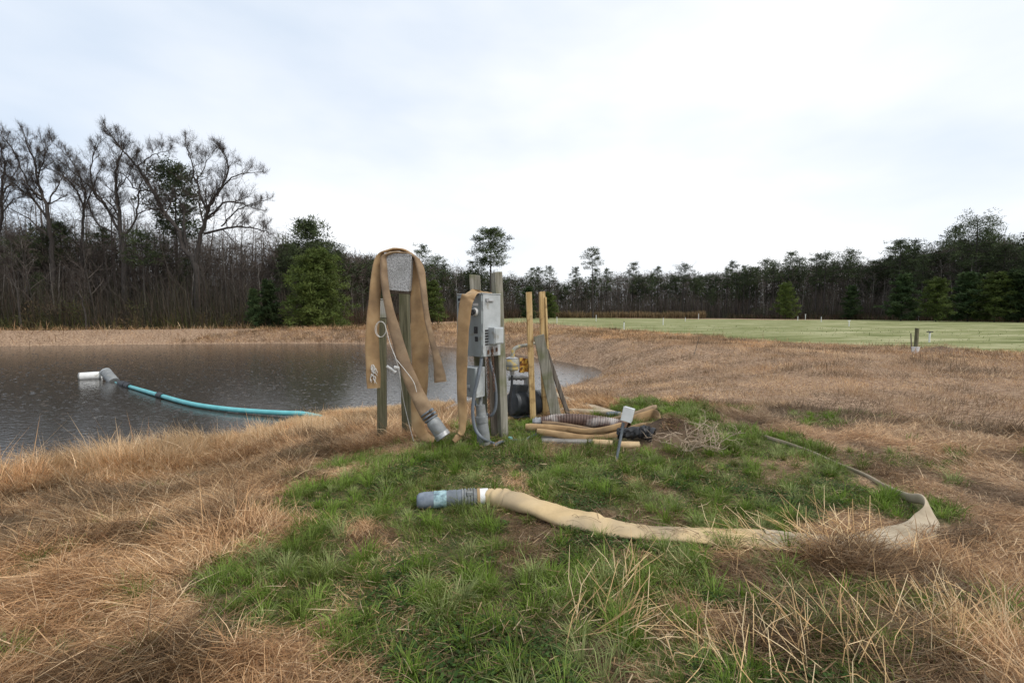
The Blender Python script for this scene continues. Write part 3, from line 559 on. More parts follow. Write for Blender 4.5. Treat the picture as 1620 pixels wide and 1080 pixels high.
# ---- pile of hoses on the ground
def gp(cx, cy, up=0.0): return G(780 + cx * .2099, 540 + cy * .2099, up)
def pile(name, label, pts, m='hose', r=(.032, .03), wr=.12, wv=None, sub=6):
    ctrl = []
    for q in pts:
        p = c3(q[0], q[1], q[2] - .24 * min(1, (q[1] - 470) / 110)); hw = q[3] if len(q) > 3 else r[0]; ht = q[4] if len(q) > 4 else r[1]
        gz_ = h1(p[0], p[1]); p[2] = max(p[2], gz_ + min(hw, ht) * .8)
        ctrl.append((p, q[5] if len(q) > 5 else (wv if wv is not None else Z_), hw, ht))
    return hose(name, label, ctrl, m, sub, wr)
pile('coiled_hose', 'tan hose at the bottom of the pile, sweeping right into a standing loop', [(330, 674, 6.02, .034, .03), (440, 690, 6.0, .042, .03), (560, 712, 5.98, .05, .03), (680, 728, 5.97, .05, .028), (800, 738, 5.97, .04, .03), (920, 722, 6.0, .045, .028), (1020, 690, 6.05, .05, .022), (1110, 658, 6.1, .055, .02), (1200, 640, 6.2, .06, .018), (1250, 628, 6.35, .085, .016), (1250, 585, 6.5, .10, .014), (1210, 552, 6.6, .085, .016), (1140, 570, 6.6, .08, .016), (1070, 598, 6.55, .09, .016), (1000, 630, 6.5, .08, .018)])
pile('coiled_hose', 'thick tan hose roll with open left end, second in the pile', [(247, 643, 6.12, .042, .040), (330, 645, 6.1, .045, .04), (450, 652, 6.08, .047, .036), (580, 668, 6.06, .05, .034), (690, 684, 6.05, .042, .028), (760, 692, 6.05, .03, .022), (830, 688, 6.06, .036, .022), (930, 682, 6.1, .04, .022)], r=(.04, .04))
pile('coiled_hose', 'thin brown hose edge squeezed under the ribbed suction hose', [(372, 614, 6.22), (470, 618, 6.2), (570, 632, 6.18), (680, 652, 6.16), (760, 668, 6.15)], 'hosedark', (.026, .024))
pile('coiled_hose', 'slack tan hose bight lying over the right half of the pile', [(560, 655, 6.0, .03, .022), (660, 672, 5.98, .034, .022), (770, 672, 5.97, .036, .02), (880, 655, 5.99, .04, .02), (960, 634, 6.08, .042, .018), (1010, 612, 6.25, .036, .016)], 'hose')
pile('coiled_hose', 'tan hose arm sticking out behind the pile to the upper right', [(850, 600, 6.75, .03, .03), (940, 578, 6.75, .032, .03), (1040, 556, 6.75, .038, .03), (1130, 528, 6.75, .042, .03), (1200, 500, 6.75, .04, .03), (1232, 492, 6.75, .03, .024)], 'hosedark')
def gflat(c, hw, ht, w_): 
    out = []
    for i, (cx, cy) in enumerate(c):
        p = gp(cx, cy, ht * .9); out.append((p, w_, hw[i] if hasattr(hw, '__len__') else hw, ht))
    return out
fl_ = [gp(cx, cy, .025) for cx, cy in ((455, 395), (520, 425), (600, 452), (690, 485), (780, 515), (880, 545), (970, 565))]
hose('flat_hose', 'wide greyish flat hose lying on the slope behind the leaning boards', [(p_, unit0(np.cross(unit0(fl_[min(k_ + 1, 6)] - fl_[max(k_ - 1, 0)]), Z_)), w_, .022) for k_, (p_, w_) in enumerate(zip(fl_, (.10, .13, .14, .14, .13, .11, .08)))], 'hosegrey')
hose('flat_hose', 'rolled tan hose lying straight across behind the ribbed suction hose', [(gp(c[0], c[1], .04), Z_, .045, .045) for c in ((500, 540), (620, 548), (740, 552), (860, 560), (960, 572))], 'hosegrey')
cable('grey_pipe', [gp(860, 575, .05), gp(900, 572, .06), gp(960, 572, .05)], .035, 'conduit', 'short dark grey pipe piece lying behind the hose pile', 'pipe', 14)
# ribbed suction hose
rc_ = crom([c3(365, 602, 6.06), c3(450, 592, 6.04), c3(560, 588, 6.02), c3(680, 595, 6.0), c3(800, 610, 5.97), c3(900, 628, 5.93), c3(975, 647, 5.89), c3(1012, 657, 5.86)], 34)
sh = thing('suction_hose', 'ribbed brown suction hose with whitish scuffed top lying on the pile', 'hose', rc_[len(rc_) // 2])
rr = np.interp(np.linspace(0, 1, len(rc_)), [0, .15, .5, .85, 1], [.06, .075, .084, .09, .092]) * (1 + .06 * np.sin(np.arange(len(rc_)) * 2 * math.pi / 6))
obj('ribbed_tube', MB().tube(rc_, rr, 20, False), 'ribbed', sh, ang=0)
obj('open_end', MB().pipe(c3(985, 648, 5.885), c3(1018, 657, 5.85), .094, .08, 24), 'rustchain', sh)
obj('fitting', MB().tube([c3(300, 606, 6.08), c3(345, 605, 6.07), c3(380, 600, 6.06)], [.045, .06, .058], 18).pipe(c3(318, 606, 6.075), c3(332, 606, 6.07), .066, .05, 20), 'steel', sh)
# slab, black boot, broken foam
sl = gp(560, 762); single('concrete_slab', MB().box(sl + A3(0, .05, .015), (.66, .22, .04), zrot(-4)), 'slab', 'flat grey concrete slab in the grass under the hose pile', 'slab', sl, .01)
for cx_, cy_, r_ in ((300, 680, .12), (450, 700, .16), (600, 720, .18), (750, 730, .18), (900, 720, .2), (1040, 690, .2), (1160, 650, .2), (1100, 720, .16), (450, 745, .14), (650, 755, .16), (820, 790, .09), (1020, 805, .11)): exc(gp(cx_, cy_), r_)
for cx_, cy_ in ((430, 380), (480, 400), (520, 420), (580, 442), (640, 465), (700, 485), (760, 505), (820, 520), (880, 535), (930, 545), (970, 555)): exc(gp(cx_, cy_), .17)
bk = gp(1130, 748); bb_ = thing('rubber_boot_pipe', 'black rubber pipe elbow gaping at the right end of the hose pile', 'pipe', bk)
pts = crom([bk + A3(.08, -.02, .075), bk + A3(.03, .0, .095), bk + A3(-.04, .03, .09), bk + A3(-.17, .06, .07), bk + A3(-.28, .1, .06)], 6)
ebm = MB().tube(pts, np.linspace(.072, .06, len(pts)) * (1 + .06 * np.sin(np.arange(len(pts)) * 2.1)), 18, False)
ebm.v = [tuple(A3(*q_) + rng.normal(0, .008, 3) * A3(1, 1, 1.2)) for q_ in ebm.v]; obj('elbow', ebm, 'black', bb_)
obj('mouth', MB().pipe(bk + A3(.075, -.02, .078), bk + A3(.115, -.045, .068), .088, .064, 20), 'black', bb_, .005)
for k, (cx, cy, a_, lb) in enumerate([(822, 790, 75, 'broken tan pipe sleeve left of the leaning stake, nearest the slab'), (1020, 808, 84, 'broken tan pipe sleeve right of the leaning stake')]):
    q = gp(cx, cy, .036); d_ = A3(math.sin(R(a_)), -math.cos(R(a_)), 0)
    mb = MB().pipe(q - d_ * .11, q + d_ * .10, .044, .032, 16).pipe(q - d_ * .02, q + d_ * .125, .046, .036, 11)
    single('pipe_sleeve', mb, 'foam', lb, 'pipe', q)
# stake with small box
s0 = gp(917, 905); s1 = c3(984, 610, s0[1] + .05)
stk = thing('stake', 'leaning grey metal stake with a pale box on top, in front of the hose pile', 'stake', s0)
obj('shaft', plank(MB(), s0 - A3(0, 0, .1), s1, .026, .018, 20, 5), 'conduit', stk, .003)
bq = c3(1018, 548, s0[1] + .06); rt_ = Matrix.Rotation(R(13), 3, 'Y') @ zrot(-24)
obj('outlet_box', MB().box(bq, (.112, .085, .15), rt_), 'cabside', stk, .007)
obj('box_cover', MB().box(bq + np.array(rt_ @ Vector((0, -.046, 0))), (.118, .012, .156), rt_), 'white', stk, .004)
# ground cable, blue cap, white stone
cable('ground_cable', [G(783, 706, .012), G(792, 702, .02), G(804, 701, .02), G(815, 700.5, .03), G(826, 701, .025), G(834, 698, .03), G(845, 692, .03), G(860, 686, .03)], .019, 'conduit', 'thick grey cable lying in the grass from the tall post to the slab')
cable('old_rope', [G(781, 707, .012), G(786, 703, .02), G(797, 699, .02), G(812, 699, .02), G(822, 703, .02)], .013, 'hosedark', 'frayed brown rope end lying beside the thick grey cable', 'rope')
q = G(807, 698, .03); single('bottle_cap', MB().tube([q - A3(0, 0, .02), q + A3(0, 0, .01), q + A3(0, 0, .022)], [.03, .03, .02], 14), 'cyan', 'small light blue plastic cap at the foot of the tall grey post', 'cap', q)
# ---- hose across the foreground
ctrl = []
for (u, v, hw, ht, up) in [(766, 797, .060, .058, .060), (778, 798, .066, .066, .062), (792, 800, .090, .072, .062), (806, 803, .108, .070, .060), (850, 813, .128, .052, .046), (900, 827, .132, .042, .038), (935, 836, .118, .044, .042), (960, 841, .122, .034, .032), (1020, 848, .126, .030, .028), (1090, 853, .124, .026, .025), (1150, 856, .122, .024, .024), (1215, 859, .12, .020, .022), (1280, 862, .125, .018, .02), (1340, 863, .135, .018, .02), (1390, 861, .145, .016, .02), (1430, 854, .135, .016, .02), (1455, 843, .10, .016, .022)]:
    g = G(u, v); ctrl.append((A3(g[0], g[1], g[2] + up), None, hw, ht))
for i in range(len(ctrl)):
    a_ = ctrl[max(i - 1, 0)][0]; b_ = ctrl[min(i + 1, len(ctrl) - 1)][0]; d_ = unit0((b_ - a_) * A3(1, 1, 0)); w_ = A3(-d_[1], d_[0], .0)
    ctrl[i] = (ctrl[i][0], unit0(w_ + A3(0, 0, .12 * math.sin(i * 1.3))), ctrl[i][2], ctrl[i][3])
fold = [(1466, 833, .08, .012, .035, .45), (1472, 822, .066, .012, .050, 1.2), (1459, 807, .045, .016, .085, 3), (1440, 796, .038, .015, .042, 3), (1418, 785, .03, .014, .034, 3), (1395, 771, .024, .011, .022, 3), (1365, 752, .018, .009, .014, 3), (1325, 735, .017, .008, .012, 3), (1285, 718, .018, .008, .013, 3), (1245, 704, .02, .008, .018, 3), (1210, 693, .022, .008, .02, 3)]
pw = ctrl[-1][1]
for (u, v, hw, ht, up, vz) in fold:
    g = G(u, v); ctrl.append((A3(g[0], g[1], g[2] + up), unit0(A3(pw[0], pw[1], 0) * 1.0 + A3(0, 0, vz)), hw, ht))
for c_ in ctrl[:19]: exc(c_[0], max(c_[2] * .6, .04))
for c_, c2_ in zip(ctrl[18:], ctrl[19:]):
    for f_ in (0, .25, .5, .75): exc(c_[0] + (c2_[0] - c_[0]) * f_ - A3(0, .05, 0), .075)
for c_, c2_ in zip(ctrl[:15], ctrl[1:16]): exc((c_[0] + c2_[0]) / 2, c_[2] * .6)
fh = thing('lay_flat_hose', 'long tan hose across the foreground grass, folded back at its right end', 'hose', ctrl[5][0])
obj('canvas_tube', MB().sweep(ctrl[:12], 8, 18, .10), 'hosepale', fh, ang=75)
tail = MB().sweep(ctrl[11:], 8, 14, .10); obj('flattened_tail', tail, 'hosegrey', fh, ang=60)
e0 = G(770, 797, .064); e1 = G(660, 804, .062)
def al(t): return e0 + (e1 - e0) * t
obj('white_band', MB().tube([al(-.02), al(.10)], .068, 24), 'white', fh)
obj('crimp_ring', MB().pipe(al(.10), al(.14), .072, .05, 24).tube([al(.12), al(.17)], .06, 22), 'hose', fh)
clp = MB().tube([al(.14), al(.36)], .066, 24)
for t_ in (.17, .21, .25, .30, .34): clp.pipe(al(t_), al(t_ + .022), .076, .06, 24)
clp.box(al(.24) + A3(0, -.05, .055), (.05, .03, .03), zrot(10)); obj('hose_clamp', clp, 'pvc', fh, .002)
cp_ = [al(t_) for t_ in np.linspace(.36, .60, 8)]; obj('tape_wrap', MB().tube(cp_, .068 + .004 * np.array([0, 1, -.5, 1, 0, 1, -.3, .5]), 22), 'conduit', fh)
obj('teal_tape', MB().tube([al(.58), al(.64), al(.70), al(.76)], [.070, .072, .069, .071], 22), 'tape', fh)
obj('end_pipe', MB().tube([al(.74), al(.90), al(.97), al(1.0)], [.068, .068, .06, .045], 22), 'bluegrey', fh, ang=50)
vs_ = MB()
for k_ in range(46):
    u_ = rng.uniform(900, 1290); i_ = G(u_, np.interp(u_, [900, 1100, 1290], [836, 858, 866]) + rng.normal(0, 9)); hgt_ = np.interp(u_, [900, 1020, 1100, 1290], [.085, .075, .062, .05]); a_ = rng.normal(-.35, .8); L_ = rng.uniform(.08, .28)
    c_ = i_ + A3(0, 0, hgt_ + .008); d_ = A3(math.cos(a_), math.sin(a_), 0); vs_.tube(crom([c_ - d_ * L_ / 2 - A3(0, 0, rng.uniform(.0, .05)), c_ + A3(0, 0, rng.uniform(0, .015)), c_ + d_ * L_ / 2 - A3(0, 0, rng.uniform(0, .05))], 3), rng.uniform(.0011, .0024), 4)
so_ = single('dry_stems', vs_, 'dkstem', 'thin dry stems lying across the middle of the long hose', 'straw', ctrl[8][0], ang=0); so_['kind'] = 'stuff'
# ---- floating pipes in the pond
wl = lambda u, v, up=0.0: flat(u, v, WZ) + A3(0, 0, up)
a_ = wl(126, 600, .10); b_ = wl(161, 598, .11)
fp1 = thing('float_drum', 'white plastic drum floating level in the pond, dark hole in its end', 'float', (a_ + b_) / 2)
obj('drum', MB().pipe(a_, b_, .155, .11, 26).tube([a_ * .2 + b_ * .8, b_ * .98 + a_ * .02], .15, 22), 'white', fp1)
obj('end_ring', MB().pipe(a_ - (b_ - a_) * .02, a_ + (b_ - a_) * .04, .164, .09, 26), 'pvc', fp1); obj('end_ring', MB().pipe(b_ * .92 + a_ * .08, b_, .164, .12, 26), 'pvc', fp1)
a_ = wl(163, 600, .42); b_ = wl(181, 603, .02) - A3(0, 0, .06)
a_ = b_ + (a_ - b_) * .72
fp2 = thing('float_drum', 'grey plastic drum standing tilted in the pond beside the white drum', 'float', (a_ + b_) / 2)
obj('drum', MB().tube([a_, a_ + (b_ - a_) * .02, b_], [.15, .168, .172], 26), 'pvc', fp2); obj('end_ring', MB().pipe(a_ - (b_ - a_) * .01, a_ + (b_ - a_) * .05, .176, .14, 26), 'cabside', fp2)
tpz_ = [wl(182, 604, -.02), wl(200, 612, .05), wl(225, 620, .06), wl(250, 628, .07), wl(300, 642, .07), wl(350, 650, .07), wl(400, 655, .075), wl(450, 659, .09), wl(480, 661, .10), wl(508, 664, .06)]
tp_ = thing('teal_pipe', 'long teal plastic pipe floating from the shore out to the drums', 'pipe', tpz_[5])
cv = crom(tpz_, 8); obj('pipe', MB().tube(cv, np.interp(np.linspace(0, 1, len(cv)), [0, .1, .25, 1], [.028, .052, .060, .060]), 16), 'teal', tp_)
obj('black_sleeve', MB().tube([wl(188, 606, .03), wl(194, 609, .05), wl(206, 614, .06)], [.06, .105, .10], 18).pipe(wl(197, 610.5, .055), wl(200, 611.5, .055), .115, .08, 18), 'black', tp_)
obj('clamp_ring', MB().pipe(wl(251, 628.2, .07), wl(258, 630.4, .07), .088, .06, 18), 'black', tp_)
mb = MB().tube(crom([G(700, 655, .03), G(728, 640, .04), wl(742, 636, .05), wl(760, 630, .04)], 6), .06, 12); single('grey_hose', mb, 'pvc', 'pale grey hose running down into the pond behind the cabinet', 'hose', G(728, 640))
# ---- field stakes, stub post
k = 0
for (u, v, px, lb) in [(881, 511, 10, 'white stake at the near left field edge, just right of the yellow posts'), (943, 508, 10, 'white stake at the far field edge in front of the golden reeds'), (987, 521, 13, 'nearer white stake with dark top standing before the golden reeds'), (1049, 514, 11, 'plain white stake in mid field, halfway along the reeds'), (1084, 508, 6, 'tiny pale stake far off at the right end of the reeds'), (1105, 505, 9, 'thin white stake at the far wood edge where the reeds stop'),
                       (1262, 507, 7, 'grey short stake, leftmost of the close pair far across the field'), (1274, 506, 9, 'white stake with cross arm, right one of the close pair far across the field'), (1299, 509, 9, 'white stake with wide dark sprinkler top right of the close pair'), (1343, 516, 9, 'stubby white stake with faint sprinkler arm in the middle of the field'), (1453, 507, 8, 'white stake far behind the stub post'), (1531, 507, 8, 'white stake at the far field edge, nearest the right side'), (1470, 541, 17, 'tallest white riser in the near field right of the stub post')]:
    g = flat(u, v); g[2] = h1(g[0], g[1]); hh = px / FP * g[1]; r_ = .035 if v < 530 else .035
    t_ = thing('irrigation_stake', lb, 'stake', g, 'white irrigation stakes in the field')
    obj('riser', MB().tube([g - A3(0, 0, .1), g + A3(.01, 0, hh * .85)], r_ * (1 + g[1] / 120), 10), 'white', t_)
    hd = MB().tube([g + A3(.01, 0, hh * .82), g + A3(.01, 0, hh)], r_ * .8 * (1 + g[1] / 120), 8)
    if k in (7, 8, 9, 12): hd.cyl(g + A3(-.16, 0, hh * .95), g + A3(.18, 0, hh * .97), .022 * (1 + g[1] / 80), None, 8)
    obj('head', hd, 'plate' if k in (2, 8, 12) else 'white', t_); k += 1
g = flat(1448, 560); g[2] = h1(g[0], g[1])
pbk = P(1448.5, 552, g[1] + .12); pbk[2] = g[2]
single('stub_post', plank(MB(), pbk - A3(0, 0, .2), P(1451, 519, g[1] + .12), .10, .10, 20, 6, .02), 'mosspost', 'short dark wooden post at the field edge behind the white bucket', 'post', pbk, .006)
single('stick', MB().tube([pbk + A3(-.14, 0, -.02), P(1441, 527, g[1] + .1)], [.025, .018], 6), 'dkwood', 'thin dark stick leaning left of the stub post', 'stick', pbk + A3(-.14, 0, 0))
bkt = thing('bucket', 'small white bucket standing in front of the stub post', 'bucket', g)
obj('pail', MB().tube([g - A3(0, 0, .02), g + A3(0, 0, .27)], [.11, .125], 20), 'white', bkt); obj('rim', MB().pipe(g + A3(0, 0, .25), g + A3(0, 0, .275), .132, .115, 20), 'white', bkt)
# ---- small natural things
def stalk(name, label, cat, u, v, vt, ut, r, m, Y=None):
    g = G(u, v); tip = P(ut, vt, g[1] + .03); single(name, MB().tube(crom([g - A3(0, 0, .05), (g + tip) / 2 + A3(rng.normal(0, .01), 0, 0), tip], 4), np.linspace(r, r * .6, 9), 6), m, label, cat, g)
stalk('dead_stalk', 'taller dark dead stalk standing in the dry grass at the near pond edge', 'stalk', 260, 725, 684, 254, .010, 'dkwood')
stalk('dead_stalk', 'dark dead stalk leaning right at the near pond edge, right of the taller one', 'stalk', 318, 722, 692, 324, .009, 'dkwood')
stalk('dead_stalk', 'thin dark weed stalk standing alone on the tan rise before the field', 'stalk', 1097, 562, 533, 1106, .014, 'dkwood')
mb = MB().tube(crom([G(152, 742, .03), G(170, 741, .05), G(197, 741, .04)], 5), .012, 6); single('stick', mb, 'dkwood', 'dark stick lying in the dry grass at the left pond edge', 'stick', G(170, 741))
for u_ in range(1040, 1100, 12): exc(G(u_, 698), .13)
q = G(1115, 706); ds = thing('dead_shrub', 'tangle of pale dead twigs lying on the dirt mound right of the hoses', 'shrub', q)
mb = MB()
def dtw(p, d, ln, r, lev):
    pts = [p]; 
    for i in range(5): d = unit0(d + rng.normal(0, .3, 3)); pts.append(pts[-1] + d * ln / 5); pts[-1][2] = max(pts[-1][2], h1(pts[-1][0], pts[-1][1]) + .01)
    mb.tube(np.array(pts), np.linspace(r, r * .4, 6), 5, False)
    if lev < 2:
        for j in range(3): dtw(pts[2 + j % 3].copy(), unit0(d + rng.normal(0, .7, 3)), ln * .55, r * .6, lev + 1)
for k in range(22):
    u, v = rng.uniform(1075, 1140), rng.uniform(690, 722); dtw(G(u, v, .01), unit0(A3(rng.normal(.15, .8), rng.normal(0, .5), abs(rng.normal(.35, .4)))), rng.uniform(.2, .42), .0055, 0)
obj('twigs', mb, 'deadtwig', ds, ang=0)

# ---- rain rings on the pond
n = 5200; yy = 7 + 29 * rng.random(n) ** 1.25; xx = -yy * 1.2 + rng.random(n) * (yy * 1.2 + 5); k = sdf(xx, yy, POND) < -.25; xx, yy = xx[k], yy[k]; n = len(xx)
sg = 14; an = np.arange(sg) * 2 * math.pi / sg; Rr = rng.uniform(.012, .05, n); Hh = Rr * rng.uniform(.05, .13, n); Vs = []
for f_, hh_ in ((.55, 0.001), (.8, 1.0), (1.0, 0.001)): Vs.append(np.stack([xx[:, None] + np.cos(an) * (Rr * f_)[:, None], yy[:, None] + np.sin(an) * (Rr * f_)[:, None], np.broadcast_to((WZ + .001 + Hh * hh_)[:, None], (n, sg))], -1))
V = np.stack(Vs, 1).reshape(-1, 3); j_ = np.arange(sg); q_ = np.concatenate([np.stack([r_ * sg + j_, r_ * sg + (j_ + 1) % sg, (r_ + 1) * sg + (j_ + 1) % sg, (r_ + 1) * sg + j_], 1) for r_ in (0, 1)])
F = (q_[None] + (np.arange(n) * 3 * sg)[:, None, None]).reshape(-1, 4)
rr_ = npmesh('rain_ripples', V, F, np.zeros((0, 3), int), None, 'water'); tag(rr_, 'small rings of raindrops on the pond surface', 'ripples'); rr_['kind'] = 'stuff'

# ------------------------------------------------------------------ TREES
def unit(v): return v / (np.linalg.norm(v) + 1e-12)
BR = [(.075, .063, .055), (.10, .084, .073), (.14, .118, .102)]
def grow(mb, p, d, ln, r, lev, maxlev, sp=.55, up=.18, nseg=4, kids=5, col=None):
    p = np.array(p, float); d = unit(np.array(d, float)); path = [p]; dirs = [d]
    for i in range(nseg):
        d = unit(d + rng.normal(0, .12, 3) + np.array([0, 0, up * .35])); p = p + d * ln / nseg; path.append(p); dirs.append(d)
    path = np.array(path)
    if SAMP is not None and lev >= 1:
        for i in range(1, nseg + 1): SAMP.append((path[i] * .6 + path[i - 1] * .4, dirs[i])); SAMP.append((path[i], dirs[i]))
    mb.tube(path, np.linspace(r, r * .35, nseg + 1), 5 if r > .06 else (4 if r > .03 else 3), False, col or BR[int(rng.integers(0, 3))])
    if lev >= maxlev: return
    for k in range(kids):
        t = .25 + .75 * (k + rng.random() * .8) / kids; t = min(t, .99); i = min(int(t * nseg), nseg - 1); q = path[i] + (path[i + 1] - path[i]) * (t * nseg - i)
        nd = unit(dirs[i] * (1 - sp * .55) + rng.normal(0, sp, 3) + np.array([0, 0, up]))
        grow(mb, q, nd, ln * (.62 - .2 * t) * (0.7 + .6 * rng.random()), max(r * .45, .009), lev + 1, maxlev, sp, up, 3, kids if lev < 1 else max(kids - 1, 3), col)
def dup(root, loc, rz, s, label=None, group=None):
    r = root.copy(); COL.objects.link(r); r.location = [float(q) for q in loc]; r.rotation_euler = (0, 0, rz); r.scale = s if hasattr(s, '__len__') else (s, s, s)
    if label: r['label'] = label
    if group: r['group'] = group
    for ch in root.children:
        c = ch.copy(); COL.objects.link(c); c.parent = r
    return r
def leafcloud(cent, rad, n, ln, wd, cols, flat_=.6, outward=None):
    """n elongated faces around each clump centre"""
    k = len(cent); c = np.repeat(cent, n, 0); rr = np.repeat(rad, n); off = rng.normal(0, 1, (k * n, 3)); off /= np.linalg.norm(off, axis=1)[:, None]
    off *= (rng.random(k * n) ** .45)[:, None]; off[:, 2] *= flat_; p = c + off * rr[:, None]
    d = off + rng.normal(0, .6, (k * n, 3)) + np.array([0, 0, .25]); d /= np.linalg.norm(d, axis=1)[:, None]
    s = np.cross(d, rng.normal(0, 1, (k * n, 3))); s /= np.linalg.norm(s, axis=1)[:, None]
    L_ = ln * (.6 + .8 * rng.random(k * n))[:, None]; W_ = wd * (.6 + .8 * rng.random(k * n))[:, None]
    V = np.stack([p - s * W_, p + s * W_, p + d * L_ + s * W_ * .5, p + d * L_ - s * W_ * .5], 1).reshape(-1, 3)
    cc = np.array(cols)[rng.integers(0, len(cols), k)]; cc = np.repeat(cc, n, 0) * (.75 + .5 * rng.random((k * n, 1))); C = np.repeat(cc, 4, 0)
    F = np.arange(k * n * 4).reshape(-1, 4); return V, F, C
PG = [(.042, .060, .024), (.056, .076, .030), (.072, .092, .038), (.050, .062, .032)]
YG = [(.07, .10, .022), (.09, .122, .028), (.11, .142, .036), (.06, .08, .02)]
OG = [(.07, .085, .025), (.095, .105, .035), (.06, .065, .025)]
Z3 = np.zeros((0, 3), int)
def pine(name, label, h, crown0, wid, nb=34, dense=22, cols=PG, young=False, bark='bark', tr=None, lnf=1.0):
    root = thing(name, label, 'tree'); mt = MB(); lean = rng.normal(0, .015, 2)
    tr = tr or (.013 * h if not young else .011 * h)
    zz = np.linspace(-.3, h * .97, 9); path = np.stack([lean[0] * zz + .04 * np.sin(zz * .4), lean[1] * zz, zz], 1)
    mt.tube(path, np.linspace(tr, tr * .22, 9), 7, False)
    cent = []; rad = []; mbr = MB()
    for k in range(nb):
        t = (k + rng.random()) / nb; z = h * (crown0 + (1 - crown0) * t * .97)
        if young: prof = ((1 - t ** 1.5) ** .85 * .97 + .03) * (.72 + .4 * rng.random()) * (.75 + .25 * min(1, t * 5)); el = .25 + .5 * t
        else: prof = (math.sin(math.pi * min(1, .12 + t * .88)) ** .6) * (.55 + .6 * rng.random()); el = .1 + .8 * t
        azm = k * 2.4 + rng.random(); bl = wid * prof
        base = np.array([np.interp(z, zz, path[:, 0]), np.interp(z, zz, path[:, 1]), z])
        dv = unit(np.array([math.cos(azm), math.sin(azm), el * .7])); tip = base + dv * bl
        mid = base + dv * bl * .5 + np.array([0, 0, -.06 * bl])
        mt.tube([base, mid, tip], [tr * .22, tr * .13, .015], 4, False)
        nc = 3 if not young else 6
        for j in range(nc):
            f = (.45 + .6 * (j + rng.random() * .6) / nc) if not young else (.25 + .8 * (j + rng.random()) / nc)
            cent.append(base + dv * bl * f + rng.normal(0, .16 * wid, 3) * np.array([1, 1, .5])); rad.append(wid * (.17 + .12 * rng.random()) * (1 if not young else .42 + .25 * (1 - t)))
    V, F, C = leafcloud(np.array(cent), np.array(rad), dense, .30 * lnf, .045 * lnf, cols)
    obj('trunk', mt, bark, root, ang=0); npmesh('crown', V, F, Z3, C, 'leaf', root); return root
def bare(name, label, h, crown0, wid, kids=5, bark='bark', tr=None, lev=3, nb=12, col=None):
    root = thing(name, label, 'tree'); mt = MB(); mc = MB(); tr = tr or .011 * h
    zz = np.linspace(-.3, h * .9, 9); ph = rng.random() * 6; path = np.stack([.03 * h * np.sin(zz / h * 3 + ph), .02 * h * np.sin(zz / h * 4 + ph * 2), zz], 1)
    mt.tube(path, np.linspace(tr, tr * .2, 9), 6, False)
    for k in range(nb):
        t = crown0 + (1 - crown0) * (k + rng.random()) / nb; z = h * .9 * t; base = np.array([np.interp(z, zz, path[:, 0]), np.interp(z, zz, path[:, 1]), z])
        azm = k * 2.4 + rng.random(); d = np.array([math.cos(azm), math.sin(azm), .7 + .7 * rng.random()])
        grow(mc, base, d, wid * (1.25 - .6 * t) * (.7 + .6 * rng.random()), max(tr * (.5 - .3 * t), .015), 1, lev, .5, .2, 4, kids, col)
    obj('trunk', mt, bark, root, ang=0); obj('crown', mc, 'twig', root, smooth=False); return root
# -- the big bare trees of the left wood, main limbs first, then boughs and twigs
def twigcloud(samples, n, ln, wd, name, parent):
    P_, D_ = np.array([s_[0] for s_ in samples]), np.array([s_[1] for s_ in samples]); i = rng.integers(0, len(P_), n)
    d = D_[i] * .5 + rng.normal(0, .62, (n, 3)) + np.array([0, 0, .12]); d /= np.linalg.norm(d, axis=1)[:, None]
    L_ = rng.uniform(*ln, n); V, F4, F3, C = blade_arrays(P_[i] + rng.normal(0, .03, (n, 3)), np.arctan2(d[:, 1], d[:, 0]), np.arccos(np.clip(d[:, 2], -1, 1)), L_, wd * (.6 + .8 * rng.random(n)), rng.normal(0, .3, n), np.array(BR)[rng.integers(0, 3, n)] * .8)
    return npmesh(name, V - np.array(parent.location), F4, F3, C, 'blade', parent)
SAMP = None
def bigtree(label, D, limbs, tw=9, lmul=1.0, r0=.36):
    q = lambda c: (c[0] / 3, 180 + c[1] / 3 + 15 * (1 - c[1] / 1010))
    l0 = limbs[0][0]; bx = P(*q(l0[0]), D); root_loc = (bx[0], D, h1(bx[0], D))
    root = thing('bare_tree', label, 'tree', root_loc); mt = MB(); mc = MB(); global SAMP; SAMP = []
    for n_, (pl, ra, rb) in enumerate(limbs):
        dep = 0; pts = []
        sgn = rng.choice([-1, 1]); amp = rng.uniform(.5, 2.6) if n_ else .0
        for i, c in enumerate(pl):
            f = i / max(1, len(pl) - 1); pts.append(P(*q(c), D + sgn * amp * f * f))
        if n_ == 0: pts[0] = np.array([pts[0][0], D, root_loc[2] - .3])
        pts = crom(pts, 5); m_ = len(pts); rad = np.linspace(ra, rb, m_)
        pts[1:-1] += rng.normal(0, .05, (m_ - 2, 3))
        mt.tube(pts, rad * .70, 8, False)
        tn = np.gradient(pts, axis=0); ll = np.linalg.norm(np.diff(pts, axis=0), axis=1).sum()
        f0 = .45 if n_ == 0 else .15
        cnt = int(tw * 1.35 * max(.5, ll / 9) * (1 if n_ else .7))
        for k in range(cnt):
            t = f0 + (1 - f0) * (k + rng.random()) / cnt; i = min(int(t * (m_ - 1)), m_ - 2)
            d = unit(unit(tn[i]) * .5 + rng.normal(0, .55, 3) + np.array([0, 0, .35]))
            grow(mc, pts[i], d, lmul * rng.uniform(1.2, 3.0) * (1.2 - .65 * t), max(rad[i] * .34, .018), 1, 3, .5, .2, 4, 5)
        grow(mc, pts[-1], unit(tn[-1]), 1.1 * lmul, rb, 1, 3, .5, .2, 4, 5)
    obj('trunk', mt, 'bark', root, ang=0); obj('branches', mc, 'twig', root, smooth=False); twigcloud(SAMP, int(len(SAMP) * 1.7), (.2, .75), .0115, 'twigs', root); SAMP = None; return root
